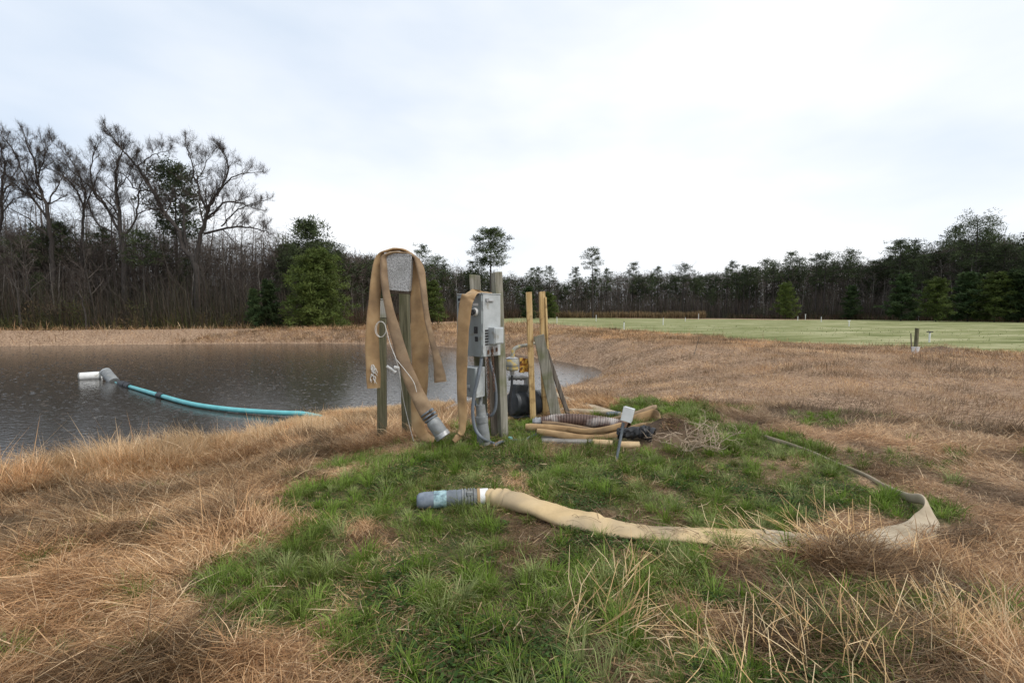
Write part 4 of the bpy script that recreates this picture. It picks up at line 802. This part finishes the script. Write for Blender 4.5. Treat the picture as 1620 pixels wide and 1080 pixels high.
bigtree('tall bare tree near the left edge, its crown sweeping up left of the dark pine', 50,
    [([(255, 1010), (245, 640), (225, 430), (190, 330), (165, 200), (120, 70)], .36, .06), ([(228, 480), (160, 380), (60, 290), (10, 220)], .18, .05), ([(195, 380), (150, 330), (70, 150), (10, 60)], .14, .04),
     ([(222, 400), (270, 320), (295, 270)], .12, .05), ([(236, 560), (130, 470), (40, 420)], .13, .04), ([(180, 270), (215, 160), (235, 90)], .08, .03)])
bigtree('slim bare tree with a forked crown, second of the tall bare trees from left', 52,
    [([(385, 1010), (388, 620), (395, 430), (330, 290), (240, 230)], .25, .05), ([(393, 440), (405, 340), (345, 200), (300, 140)], .14, .04), ([(396, 440), (440, 330), (470, 240)], .11, .04), ([(388, 620), (320, 560), (270, 530)], .10, .03)])
bigtree('bare tree with fan of straight limbs left of the dark pine', 49.5,
    [([(600, 1010), (590, 700), (572, 520), (555, 380), (555, 220), (590, 120)], .42, .05), ([(562, 530), (480, 380), (400, 290), (300, 200)], .19, .04), ([(556, 480), (450, 350), (430, 200), (460, 120)], .15, .04),
     ([(550, 550), (460, 490), (400, 350), (380, 270)], .15, .04), ([(590, 560), (650, 460), (660, 330), (700, 240)], .16, .05), ([(655, 450), (720, 425), (760, 410)], .09, .03), ([(556, 330), (610, 260), (640, 180)], .09, .03)], 8)
bigtree('largest bare tree, low forked trunk and broad crown leaning over the pond bank', 49,
    [([(935, 1010), (930, 720), (870, 620), (850, 540), (790, 450), (720, 330), (640, 200), (560, 110), (515, 40)], .45, .05), ([(925, 690), (965, 520), (985, 440), (1015, 370), (1060, 300), (1080, 200), (1060, 140)], .33, .05),
     ([(885, 630), (875, 500), (870, 430), (830, 350)], .22, .06), ([(985, 450), (930, 290), (905, 180), (880, 100)], .16, .04), ([(990, 470), (1060, 400), (1130, 395), (1200, 420)], .16, .05), ([(970, 548), (1100, 515), (1200, 520), (1272, 542)], .19, .05),
     ([(1050, 512), (1130, 430), (1240, 385)], .12, .04), ([(1035, 330), (1120, 260), (1205, 245)], .12, .04), ([(720, 335), (650, 330), (590, 260), (540, 240)], .12, .04), ([(650, 215), (720, 160), (790, 140)], .09, .03), ([(930, 300), (965, 230), (1000, 160)], .08, .03)], 9)
bigtree('bare tree cut off by the left edge of the photo', 51,
    [([(-40, 1010), (-25, 640), (10, 470), (8, 330), (20, 210), (0, 100)], .33, .05), ([(8, 350), (50, 290), (90, 200)], .11, .04), ([(-20, 560), (-110, 400), (-160, 200)], .2, .05), ([(10, 450), (60, 380), (120, 370)], .1, .03)])
# -- pale slim trees in the thicket edge
bigtree('thin pale leaning tree at the thicket edge, far left', 44, [([(98, 1035), (85, 850), (45, 760), (0, 660)], .13, .05), ([(75, 810), (55, 700), (50, 590)], .07, .03)], 5, .6)
bigtree('thin pale forked tree at the thicket edge, below the slim bare tree', 44, [([(412, 1035), (395, 900), (365, 830), (340, 770)], .10, .04), ([(392, 890), (395, 830), (380, 780)], .05, .02)], 5, .6)
# -- prototypes
prot = {}
prot['pineA'] = pine('pine_tree', 'p', 16, .55, 2.6, 30, 26)
prot['pineB'] = pine('pine_tree', 'p', 16, .62, 2.2, 24, 26)
prot['pineC'] = pine('pine_tree', 'p', 16, .45, 2.4, 36, 24)
prot['pineD'] = pine('pine_tree', 'p', 16, .66, 2.9, 26, 28)
prot['bareA'] = bare('bare_tree', 'b', 14, .35, 3.0, 4, 'palebark', .12)
prot['bareB'] = bare('bare_tree', 'b', 14, .5, 2.4, 4, 'palebark', .10)
prot['bareC'] = bare('bare_tree', 'b', 14, .2, 3.2, 5, 'bark', .13)
prot['bareD'] = bare('bare_tree', 'b', 14, .3, 2.6, 5, 'bark', .10)
prot['youngA'] = pine('young_pine', 'y', 6, .08, 2.0, 40, 34, YG, True, lnf=.8)
prot['youngB'] = pine('young_pine', 'y', 6, .05, 1.6, 36, 34, [(.035, .062, .022), (.048, .078, .028), (.062, .092, .033)], True, lnf=.8)
used = set()
def place(kind, px, D, h, label, group=None, sx=1.0):
    p = prot[kind]; base = {'p': 16, 'b': 14, 'y': 6}[kind[0]]; x = (px - 810) / FP * D; s = h / base; z = h1(x, D) - .1
    loc = (x, D, z); rz = rng.random() * 6.28; sc = (s * sx, s * sx, s)
    if kind not in used:
        used.add(kind); p.location = loc; p.rotation_euler = (0, 0, rz); p.scale = sc; p['label'] = label
        if group: p['group'] = group
        return p
    return dup(p, loc, rz, sc, label, group)
def hgt(px, ytop, D): return (495 - ytop) / FP * D + EYE
# named single trees
dp = pine('pine_tree', 'dark round-headed pine standing among the tall bare trees on the left', 16.6, .58, 3.4, 44, 52, PG)
x_ = (283 - 810) / FP * 55; dp.location = (x_, 55, h1(x_, 55)); dp.scale = (1.0, 1.0, (hgt(283, 262, 55)) / 16.6)
yb = pine('young_pine', 'big rounded bright green young pine on the far pond bank', 8.4, .03, 3.9, 90, 60, YG, True, lnf=.75)
x_ = (506 - 810) / FP * 47; yb.location = (x_, 47, h1(x_, 47)); yb.scale = (1.0, 1.0, hgt(506, 395, 47) / 8.4)
bp_ = pine('pine_tree', 'broad dark pine rising behind the big rounded young pine', 13, .35, 3.0, 60, 50, PG)
x_ = (492 - 810) / FP * 58; bp_.location = (x_, 58, h1(x_, 58)); bp_.scale = (1.0, 1.0, hgt(492, 347, 58) / 13)
ep = pine('pine_tree', 'lone tall pine above the treeline with flat open crown leaning right', 26, .60, 5.0, 34, 70, PG, tr=.33, lnf=1.5)
x_ = (776 - 810) / FP * 128; ep.location = (x_, 128, h1(x_, 128)); ep.scale = (1.2, 1.2, hgt(778, 366, 128) / 26)
fp_ = pine('pine_tree', 'thin straggly pine poking above the middle of the treeline', 24, .72, 4.0, 20, 40, PG, tr=.25, lnf=1.3)
x_ = (938 - 810) / FP * 142; fp_.location = (x_, 142, h1(x_, 142)); fp_.scale = (1, 1, hgt(938, 396, 142) / 24)
rp_ = pine('pine_tree', 'tallest broad pine at the right end of the treeline', 20, .52, 5.5, 50, 46, PG, tr=.3)
x_ = (1540 - 810) / FP * 92; rp_.location = (x_, 92, h1(x_, 92)); rp_.scale = (1, 1, hgt(1540, 348, 92) / 20)
place('youngB', 428, 46.5, 5.6, 'dark green young pine left of the big rounded young pine')
place('youngB', 404, 45.5, 4.6, 'smallest dark young pine at the thicket edge, left of its taller neighbour', None, .8)
place('youngA', 684, 70, 7.0, 'bright young pine behind the hose draped post')
place('youngA', 868, 120, 7.0, 'small green pine behind the yellow upright boards', None, 1.2)
place('youngB', 835, 118, 8.5, 'dark young pine left of the yellow upright boards', None, 1.2)
for (px, yt, D, k, w_) in [(1424, 432, 92, 'B', 1.3), (1480, 440, 84, 'A', 1.1), (1530, 430, 84, 'B', 1.4), (1572, 432, 80, 'A', 1.2), (1610, 425, 78, 'B', 1.3), (1655, 420, 75, 'A', 1.3), (1345, 450, 108, 'B', 1.0), (1242, 448, 116, 'A', 1.0), (1700, 420, 74, 'B', 1.3)]:
    place('young' + k, px, D, hgt(px, yt, D), 'young pine with green foliage to the ground along the right wood edge', 'young pines along the right wood edge', w_)
YT = ([-500, 0, 100, 200, 300, 430, 470, 520, 560, 620, 700, 760, 800, 850, 900, 950, 1000, 1050, 1100, 1150, 1200, 1300, 1350, 1400, 1450, 1500, 1540, 1580, 1620, 2100],
      [330, 330, 345, 350, 360, 372, 372, 378, 388, 394, 407, 414, 422, 427, 433, 424, 422, 420, 422, 420, 410, 405, 402, 398, 388, 368, 364, 368, 375, 370])
def zone(px): return 'left of the pond' if px < 450 else ('beyond the pond behind the posts' if px < 820 else ('across the field' if px < 1330 else 'at the right end of the field'))
for row, step in ((0, 15), (1, 13)):
    px = -330.0
    while px < 1950:
        D = woodD(px) * (1.02 + .08 * row) + rng.uniform(-1.5, 2.5); left = px < 450; yt = np.interp(px, *YT) + (rng.normal(8, 26) if left else rng.normal(4, 11)) + (row == 0) * 6
        pk = rng.random(); zn = zone(px)
        if pk < (.16 if left else (.46 if px < 700 else .50)):
            k = ['pineA', 'pineB', 'pineC', 'pineD'][int(rng.integers(0, 4))]; place(k, px, D, hgt(px, yt, D) * (1 if not left else .85), 'dark crowned pine in the wood ' + zn, 'pines in the wood ' + zn)
        else:
            k = ['bareA', 'bareB', 'bareC', 'bareD'][int(rng.integers(0, 4))]
            if left and rng.random() < .6: k = 'bareC' if k == 'bareA' else 'bareD'
            place(k, px, D, hgt(px, yt + (8 if not left else -10), D) * rng.uniform(.75, 1.02), 'slender leafless tree in the wood ' + zn, 'leafless trees in the wood ' + zn)
        px += step * rng.uniform(.6, 1.4) * (1.0 if px > 430 else 1.15)
# -- deeper rows of the wood read as one mass
VV = []; FF = []; CC = []; nb_ = 0; mbw = MB()
for row in range(11):
    px = -380.0 if row < 8 else 560.0
    while px < 2000:
        D = woodD(px) * (1.10 + .05 * row) + rng.uniform(-2, 3); yt = np.interp(px, *YT) + (rng.normal(18, 24) if px < 450 else 9 + abs(rng.normal(2, 9)))
        h = hgt(px, yt, D); x = (px - 810) / FP * D; z = h1(x, D); left = px < 450
        r_ = h * .011; mbw.tube([(x, D, z - .3), (x + rng.normal(0, .3), D, z + h * .5), (x + rng.normal(0, .5), D, z + h * .95)], [r_, r_ * .7, .03], 4, False, BR[int(rng.integers(0, 3))])
        kk = 22; wv = h * .15; low = (.40, .30, .04, .02, .01, .01, .01, .01, .01, .01, .01)[row]
        ce = np.stack([x + rng.normal(0, wv * .55, kk), D + rng.normal(0, wv * .5, kk), z + h * rng.uniform(low, .97, kk)], 1)
        cols = PG if (not left and rng.random() < (.5 if row < 2 else .18)) else [(.13, .105, .086), (.16, .13, .106), (.10, .082, .066)]
        V, F, C = leafcloud(ce, np.full(kk, wv * (.5 if row < 3 else .75)), 24 if not left else 28, .7 if not left else .65, .085 if cols is PG else (.045 if not left else .016), cols)
        VV.append(V); FF.append(F + nb_); CC.append(C); nb_ += len(V); px += 13 * rng.uniform(.6, 1.4)
o = npmesh('far_wood', np.concatenate(VV), np.concatenate(FF), Z3, np.concatenate(CC), 'leaf'); tag(o, 'dark foliage mass of the dense wood behind the front trees', 'wood'); o['kind'] = 'stuff'
o = obj('wood_trunks', mbw, 'twig', loc=(0, 0, 0), ang=0); tag(o, 'massed thin trunks deep inside the dense wood', 'wood'); o['kind'] = 'stuff'
# -- thicket and brush along the wood edge
def brush(n, pxr, dof, lr, wd, cols, leanr=.5, name='undergrowth', label='', dens=None):
    u = rng.uniform(*pxr, n); D = woodD(u) + rng.uniform(*dof, n); x = (u - 810) / FP * D; p = np.stack([x, D, H(x, D) - .05], 1)
    ln = rng.uniform(*lr, n) * (.55 + .9 * fbm(u * .02, D * .3, 5)); col = np.array(cols)[rng.integers(0, len(cols), n)] * (.6 + .8 * rng.random((n, 1)))
    V, F4, F3, C = blade_arrays(p, rng.uniform(0, 6.28, n), np.abs(rng.normal(0, leanr, n)), ln, wd * (D / 50), rng.normal(.2, .3, n), col)
    o = npmesh(name, V, F4, F3, C, 'blade'); tag(o, label, 'undergrowth'); o['kind'] = 'stuff'; return o
brush(30000, (470, 1950), (1, 22), (2, 9), np.full(30000, .030), [(.09, .074, .062), (.12, .096, .08), (.07, .07, .04), (.14, .11, .092)], .22, 'thicket', 'dim leafless understorey standing between the trunks of the wood')
brush(26000, (-350, 480), (-2.5, 12), (1.2, 7.5), np.full(26000, .035), [(.08, .07, .056), (.10, .086, .066), (.065, .056, .045), (.11, .08, .06), (.07, .072, .036)], .34, 'thicket', 'dark leafless thicket filling the wood left of the pond')
brush(6500, (-350, 480), (-3.4, 2.5), (.5, 3.2), np.full(6500, .04), [(.08, .085, .025), (.13, .105, .045), (.11, .075, .04), (.06, .07, .02), (.10, .10, .03)], .6, 'brush', 'olive and brown low brush at the foot of the left wood')
brush(14000, (480, 830), (-4, 4), (.8, 3.2), np.full(14000, .045), [(.10, .06, .045), (.085, .055, .04), (.06, .06, .025), (.13, .085, .05)], .35, 'brush', 'reddish brown brush under the wood behind the posts')
brush(11000, (825, 1115), (-7, -1), (.9, 2.5), np.full(11000, .05), [(.24, .17, .085), (.30, .21, .11), (.18, .12, .06), (.12, .09, .05)], .3, 'reed_bed', 'golden brown tall dry reeds along the far field edge')
brush(8000, (1150, 1900), (-3, 2), (.5, 2.0), np.full(8000, .05), [(.10, .06, .04), (.075, .05, .035), (.06, .06, .025)], .4, 'brush', 'dull brown brush along the right wood edge')

def shrubs(n, pxr, dof, zr, rad, cols, dense, ln, wd, label):
    u = rng.uniform(*pxr, n); D = woodD(u) + rng.uniform(*dof, n); x = (u - 810) / FP * D; z = H(x, D) + rng.uniform(*zr, n) * rng.random(n) ** .7
    V, F, C = leafcloud(np.stack([x, D, z], 1), rng.uniform(*rad, n), dense, ln, wd, cols, .8)
    o = npmesh('shrubs', V, F, Z3, C, 'leaf'); tag(o, label, 'undergrowth'); o['kind'] = 'stuff'
shrubs(420, (-350, 470), (-3.2, 5), (.1, 3.6), (.5, 1.4), [(.075, .08, .03), (.11, .085, .045), (.06, .065, .025), (.13, .09, .05), (.09, .07, .05), (.10, .10, .04)], 70, .28, .022, 'low olive and brown shrubs massed along the foot of the left wood')
shrubs(260, (470, 840), (-4, 4), (.1, 2.4), (.5, 1.3), [(.10, .065, .045), (.075, .07, .03), (.12, .08, .05), (.06, .07, .028)], 60, .34, .03, 'low reddish shrubs massed under the wood behind the posts')
shrubs(260, (840, 1900), (-2, 5), (.1, 3.0), (.6, 1.6), [(.06, .05, .035), (.05, .055, .026), (.08, .06, .04), (.045, .06, .025)], 50, .5, .05, 'dull low shrubs massed along the wood edge across the field')

# ------------------------------------------------------------------ GRASS
def rscat(n, r0, r1, pw, amax=64):
    u = rng.random(n); k = 2 - pw                     # density ~ r^-pw per area
    r = (r0 ** k + u * (r1 ** k - r0 ** k)) ** (1 / k) if abs(k) > 1e-3 else r0 * (r1 / r0) ** u
    a = rng.uniform(-R(amax), R(amax), n); return r * np.sin(a), r * np.cos(a)
def pick(pal, n, jit=.25):
    pal = np.array(pal); c = pal[rng.integers(0, len(pal), n)]; return c * (1 - jit + 2 * jit * rng.random((n, 1)))
DRY = [(.60, .41, .225), (.50, .325, .17), (.38, .235, .12), (.70, .53, .335), (.30, .175, .09), (.45, .28, .145), (.18, .11, .06)]
GRN = [(.12, .19, .022), (.165, .25, .036), (.21, .29, .06), (.12, .155, .03), (.28, .32, .12), (.085, .125, .02)]
def shore(x, y): return sdf(x, y, POND)
def dry(n, r0, r1, pw, ln, wd, name, label):
    x, y = rscat(n, r0, r1, pw); z = H(x, y); g = green(x, y); f = field(x, y); d = shore(x, y)
    keep = (z > WZ + .03) & (rng.random(n) > np.clip(g * 1.0, 0, .90)) & (f < .5) & (rng.random(n) > forest(x, y) * .8)
    keep &= excl(x, y) & (rng.random(n) > .05 * sst(.5 - (sdf(x, y, GREEN) + .25) / .4)); x, y, z, d, g = x[keep], y[keep], z[keep], d[keep], g[keep]; n = len(x); ing = sst(.5 - (sdf(x, y, GREEN) - .1) / .4); r = np.hypot(x, y)
    th = fbm(x * 1.1, y * 1.1, 101, 3); tall = np.exp(-((d - .75) / .95) ** 2) * sst((15.5 - r) / 3) * sst((-2.6 - x) / 1.5) * (.35 + .65 * sst((fbm(x * .9, y * .9, 501, 2) - .38) / .2))
    clump = sst((fbm(x * 2.4, y * 2.4, 131, 3) - .5) / .12) * (1 - .85 * ing)
    az = fbm(x * .7, y * .7, 61, 2) * 9.0 + rng.normal(0, .7, n) + (rng.random(n) < .34) * rng.uniform(0, 6.28, n)
    W_t = 1 + .0 * tall
    lean = np.clip(rng.normal(1.28, .2, n) - .36 * clump * rng.random(n) - tall * rng.uniform(.25, 1.0, n), .05, 1.52); lean = lean + (1.5 - lean) * np.maximum(.5 * ing, .25 * sst((x - 1.5) / 1.5) * sst((r - 3.5) / 1.5))
    L_ = rng.uniform(*ln, n) * (.7 + .6 * th + .5 * clump) * (1 + 1.6 * tall * rng.random(n) * (y < 9)) * (1 + .2 * sst((-.4 - x) / .8) * (1 - ing) * (r < 9)) * np.where((d < 3) & (x < 2) & (y < 16) & (tall < .2), .85, 1) * (1 + np.maximum(r - 9, 0) / 22)
    L_ = L_ * np.where((x > 2.0) & (r > 4), .55, 1.0) * (1 - .45 * ing)
    W_ = wd * (.6 + .8 * rng.random(n)) * (1 + np.maximum(r - 4, 0) / 6.5)
    long_ = (rng.random(n) < .05) * (1 - ing); L_ = L_ * (1 + .9 * long_); W_ = W_ * (1 + .35 * long_)
    p = np.stack([x, y, z + long_ * .03 + rng.random(n) ** 2 * (.05 + .05 * clump) - .008], 1)
    W_ = W_ * W_t; sl = sst((x - 1.0) / 2) * sst((r - 4) / 2)
    tone = fbm(x * .9, y * .9, 171, 3) * (1 - .5 * sl) + .5 * sl * fbm(x * .22 + y * .1, y * .75 - x * .12, 181, 4); col = pick(DRY, n, .22) * (.62 + .76 * tone + sl * 1.1 * (tone - .5))[:, None]
    tuf = sl * sst((fbm(x * 1.1, y * 1.5, 191, 3) - .52) / .08); L_ = L_ * (1 + .9 * tuf * rng.random(n)); lean = lean - (.35 * tuf + .75 * sst((r - 7) / 3) * (tall < .1)) * rng.random(n)
    gry = (.55 * sl * sst((fbm(x * .16 + 7, y * .5 + 3, 611, 3) - .47) / .14))[:, None]; col = col * (1 - gry) + gry * (col * .35 + np.array([.38, .29, .21]) * .65) * (.75 + .4 * tone)[:, None]
    thatch = sst((fbm(x * 1.3, y * 1.5, 201, 3) - .51) / .07) * (rng.random(n) < .88); red_ = sst((fbm(x * 1.0 + 5, y * 1.0, 641, 3) - .48) / .12)[:, None]; col = col * (1 - red_ * np.array([.04, .085, .12])); col = col * (1 - .6 * thatch * (tall < .25))[:, None] * (1 + .45 * np.clip(tall * 2, 0, 1))[:, None]
    col = col * (1.08 + .08 * sl)[:, None]
    V, F4, F3, C = blade_arrays(p, az, lean, L_, W_, rng.normal(.15, .25, n), col)
    o = npmesh(name, V, F4, F3, C, 'blade'); tag(o, label, 'grass'); o['kind'] = 'stuff'
def grs(n, r0, r1, pw, ln, wd, name, label):
    x, y = rscat(n, r0, r1, pw); z = H(x, y); g = green(x, y); f = field(x, y) * (rng.random(n) < .12)
    keep = (z > WZ + .1) & (rng.random(n) < np.maximum(g, f)) & excl(x, y); x, y, z = x[keep], y[keep], z[keep]; n = len(x); r = np.hypot(x, y); ff = field(x, y) > .5
    tf = sst((fbm(x * 3.1, y * 3.1, 231, 2) - .45) / .2); up = sst((y - 3.9) / 1.2)
    az = fbm(x * 3, y * 3, 251, 2) * 12 + rng.normal(0, .8, n)
    lean = np.clip(np.abs(rng.normal(.55, .35, n)), 0, 1.4); L_ = rng.uniform(*ln, n) * (.45 + .9 * tf) * (.75 + .5 * up) * (1 + np.maximum(r - 8, 0) / 20)
    W_ = wd * (.6 + .8 * rng.random(n)) * (1 + np.maximum(r - 4, 0) / 5.0); L_ = np.where(ff, L_ * .5, L_)
    tone = fbm(x * 1.3, y * 1.3, 271, 3); col = pick(GRN, n, .25) * (.7 + .6 * tone)[:, None]
    yel = (rng.random(n) < .12)[:, None]; col = np.where(yel, pick(DRY, n) * .7, col)
    col = np.where(ff[:, None], pick([(.20, .24, .09), (.27, .28, .14), (.16, .20, .07), (.34, .30, .17)], n), col)
    V, F4, F3, C = blade_arrays(np.stack([x, y, z - .008], 1), az, lean, L_, W_, np.abs(rng.normal(.6, .3, n)), col)
    o = npmesh(name, V, F4, F3, C, 'blade'); tag(o, label, 'grass'); o['kind'] = 'stuff'
dry(980000, 1.35, 9, 1.0, (.04, .17), .0026, 'dry_grass', 'flattened tan dry grass covering the near ground')
dry(900000, 4.6, 46, 1.15, (.05, .12), .0020, 'dry_grass', 'tan dry grass on the far banks and slope')
dry(110000, 34, 80, .6, (.08, .18), .0020, 'dry_grass', 'tan dry grass on the crest of the far pond bank')
grs(520000, 1.35, 9, 1.0, (.03, .12), .0034, 'green_grass', 'short green grass in patches round the posts and hoses')
grs(60000, 8.5, 60, 1.2, (.05, .12), .0040, 'green_grass', 'pale green turf of the far field')
def shoregrass(n):
    y = rng.uniform(5.2, 13.2, n * 6); x = rng.uniform(-13, -1.6, n * 6); d = shore(x, y); dm = fbm(x * .55, y * .55, 701, 2)
    k = (d > .02) & (rng.random(n * 6) < np.exp(-((d - .6) / (.45 + 1.1 * dm)) ** 2)); x, y, d, dm = x[k][:n], y[k][:n], d[k][:n], dm[k][:n]; n = len(x); z = H(x, y)
    cl = sst((fbm(x * 1.9, y * 1.9, 711, 3) - .36) / .25); az = fbm(x * .8, y * .8, 721, 2) * 8 + rng.normal(0, .7, n)
    hgt_ = (.16 + .34 * cl) * (.55 + .75 * dm); L_ = hgt_ * rng.uniform(.5, 1.35, n) * (1 - .62 * sst((y - 8.2) / 1.2)); lean = np.clip(rng.normal(.62, .34, n), .02, 1.4)
    col = pick([(.66, .48, .29), (.58, .41, .23), (.50, .34, .18), (.74, .57, .37), (.42, .27, .14)], n, .2) * (.78 + .44 * fbm(x * 1.4, y * 1.4, 731, 2))[:, None]
    V, F4, F3, C = blade_arrays(np.stack([x, y, z - .01], 1), az, lean, L_, rng.uniform(.003, .006, n), np.abs(rng.normal(.7, .4, n)), col)
    o = npmesh('shore_grass', V, F4, F3, C, 'blade'); tag(o, 'tall pale drooping dry grass along the near pond edge', 'grass'); o['kind'] = 'stuff'
shoregrass(90000)
# tufts of taller grass, blades fanning out of one root
m_ = 3400; tx, ty = rscat(m_, 1.6, 8.5, .7, 60); k = (rng.random(m_) < green(tx, ty) * (.35 + .65 * sst((fbm(tx * 1.4, ty * 1.4, 411, 2) - .42) / .15))) & excl(tx, ty); tx, ty = tx[k], ty[k]; m_ = len(tx)
nb_ = 70; n = m_ * nb_; ts = np.repeat(rng.uniform(.5, 1.25, m_), nb_); az = rng.uniform(0, 6.28, n); rr = rng.random(n) ** .6 * .035 * ts
x = np.repeat(tx, nb_) + np.cos(az) * rr; y = np.repeat(ty, nb_) + np.sin(az) * rr; z = H(x, y)
lean = np.clip(.15 + rr / (.035 * ts) * .6 + rng.normal(0, .18, n), 0, 1.3); tc_ = np.repeat(pick(GRN[:5], m_, .2), nb_, 0) * (.75 + .5 * rng.random((n, 1)))
V, F4, F3, C = blade_arrays(np.stack([x, y, z - .01], 1), az + rng.normal(0, .4, n), lean, rng.uniform(.08, .19, n) * ts, .0036 * (.7 + .6 * rng.random(n)) * (1 + np.maximum(np.hypot(x, y) - 4, 0) / 6), np.abs(rng.normal(.65, .3, n)), tc_)
o = npmesh('grass_tufts', V, F4, F3, C, 'blade'); tag(o, 'tufts of taller bright green grass round the hoses', 'grass'); o['kind'] = 'stuff'
# clover and low weeds among the foreground grass
n = 110000; x, y = rscat(n, 1.35, 5.2, .8, 40); g = green(x, y); cl = sst((fbm(x * 1.6 + 3, y * 1.6, 301, 3) - .44) / .08)
k = (g > .3) & (rng.random(n) < cl) & (x > -1.3); x, y = x[k], y[k]; n = len(x); z = H(x, y) + rng.uniform(.008, .045, n)
s = rng.uniform(.004, .011, n); tl = rng.normal(0, .35, (n, 2)); a0 = rng.uniform(0, 6.28, n); Vs = []
for j in range(6):
    q = a0 + j * math.pi / 3; dx, dy = np.cos(q) * s, np.sin(q) * s * .85; Vs.append(np.stack([x + dx, y + dy, z + dx * tl[:, 0] + dy * tl[:, 1]], 1))
V = np.stack(Vs, 1).reshape(-1, 3); b_ = np.arange(n) * 6; F = np.concatenate([np.stack([b_, b_ + 1, b_ + 2, b_ + 3], 1), np.stack([b_, b_ + 3, b_ + 4, b_ + 5], 1)])
o = npmesh('clover', V, F, Z3, np.repeat(pick([(.05, .10, .02), (.07, .125, .03), (.06, .08, .022), (.09, .075, .03), (.04, .075, .018)], n, .25), 6, 0), 'blade'); tag(o, 'small round clover leaves low in the foreground grass', 'clover'); o['kind'] = 'stuff'
# loose straw lying over the green grass
n = 4200; x, y = rscat(n, 1.35, 7, 1.0, 60); z = H(x, y); k = (green(x, y) > .15) & (fbm(x * 1.2, y * 1.2, 331, 2) > .42); k &= excl(x, y); x, y, z = x[k], y[k], z[k]; n = len(x)
V, F4, F3, C = blade_arrays(np.stack([x, y, z + rng.uniform(.02, .06, n)], 1), rng.uniform(0, 6.28, n), rng.uniform(1.25, 1.6, n), rng.uniform(.04, .17, n), rng.uniform(.002, .0055, n), rng.normal(0, .2, n), pick([(.55, .42, .26), (.46, .32, .18), (.36, .23, .13)], n))
o = npmesh('loose_straw', V, F4, F3, C, 'blade'); tag(o, 'loose straw scattered over the green grass', 'straw'); o['kind'] = 'stuff'
# straw clumps of thick dry stems
def clump(u, v, n, ln, r, dirr, label, spread=.15, lean=1.0):
    g = G(u, v); mb = MB(); r = r * .8
    for k in range(n):
        b0 = g + A3(rng.normal(0, spread), rng.normal(0, spread * .7), 0); b0[2] = h1(b0[0], b0[1]) + rng.uniform(-.01, .04); az = R(dirr) + rng.normal(0, .9); le = np.clip(rng.normal(lean, .32), .1, 1.5); L_ = rng.uniform(*ln)
        d = A3(math.cos(az) * math.sin(le), math.sin(az) * math.sin(le), math.cos(le)); p1 = b0 + d * L_ * .5; d2_ = unit0(d + rng.normal(0, .22, 3) - A3(0, 0, .12)); p2 = p1 + d2_ * L_ * .5
        p2[2] = max(p2[2], h1(p2[0], p2[1]) + .01)
        c = np.array(DRY[int(rng.integers(0, 4))]) * rng.uniform(.8, 1.25) * A3(1.06, 1.07, 1.0); mb.tube([b0, p1, p2], [r, r * .85, r * .5], 4, False, tuple(c))
        if rng.random() < .5:
            p3 = p1 + unit0(d + rng.normal(0, .6, 3)) * L_ * .3; mb.tube([p1, p3], [r * .6, r * .3], 4, False, tuple(c))
    o = obj('straw_clump', mb, 'twig', loc=g, smooth=False); tag(o, label, 'straw', 'clumps of thick straw in the foreground')
clump(960, 1000, 60, (.15, .42), .0032, 30, 'sprawling straw clump on the green grass in front of the long hose', .11, 1.2)
clump(985, 930, 12, (.15, .35), .0026, 80, 'few thin straws standing behind the sprawling straw clump', .025, .8)
clump(1320, 868, 95, (.15, .36), .0030, 100, 'bushy straw clump hiding the tail of the long hose', .20, 1.0)
clump(1200, 865, 60, (.15, .34), .0026, 150, 'low straw clump across the middle of the long hose', .22, 1.3)
clump(1330, 1050, 60, (.18, .36), .0028, 100, 'stiff straw clump at the bottom of the photo, left of the lower right corner', .16, .75)
clump(1500, 1010, 75, (.16, .34), .0028, 80, 'largest upright straw clump near the lower right corner', .20, .75)
clump(1600, 1040, 50, (.16, .34), .0030, 40, 'straw clump cut by the right edge of the photo', .13, .9)
clump(1120, 900, 40, (.10, .24), .0024, 170, 'low broken straw scatter just below the middle of the long hose', .16, 1.35)
clump(1180, 1060, 50, (.16, .36), .0030, 120, 'thin straw clump at the bottom edge right of the sprawling clump', .18, 1.15)
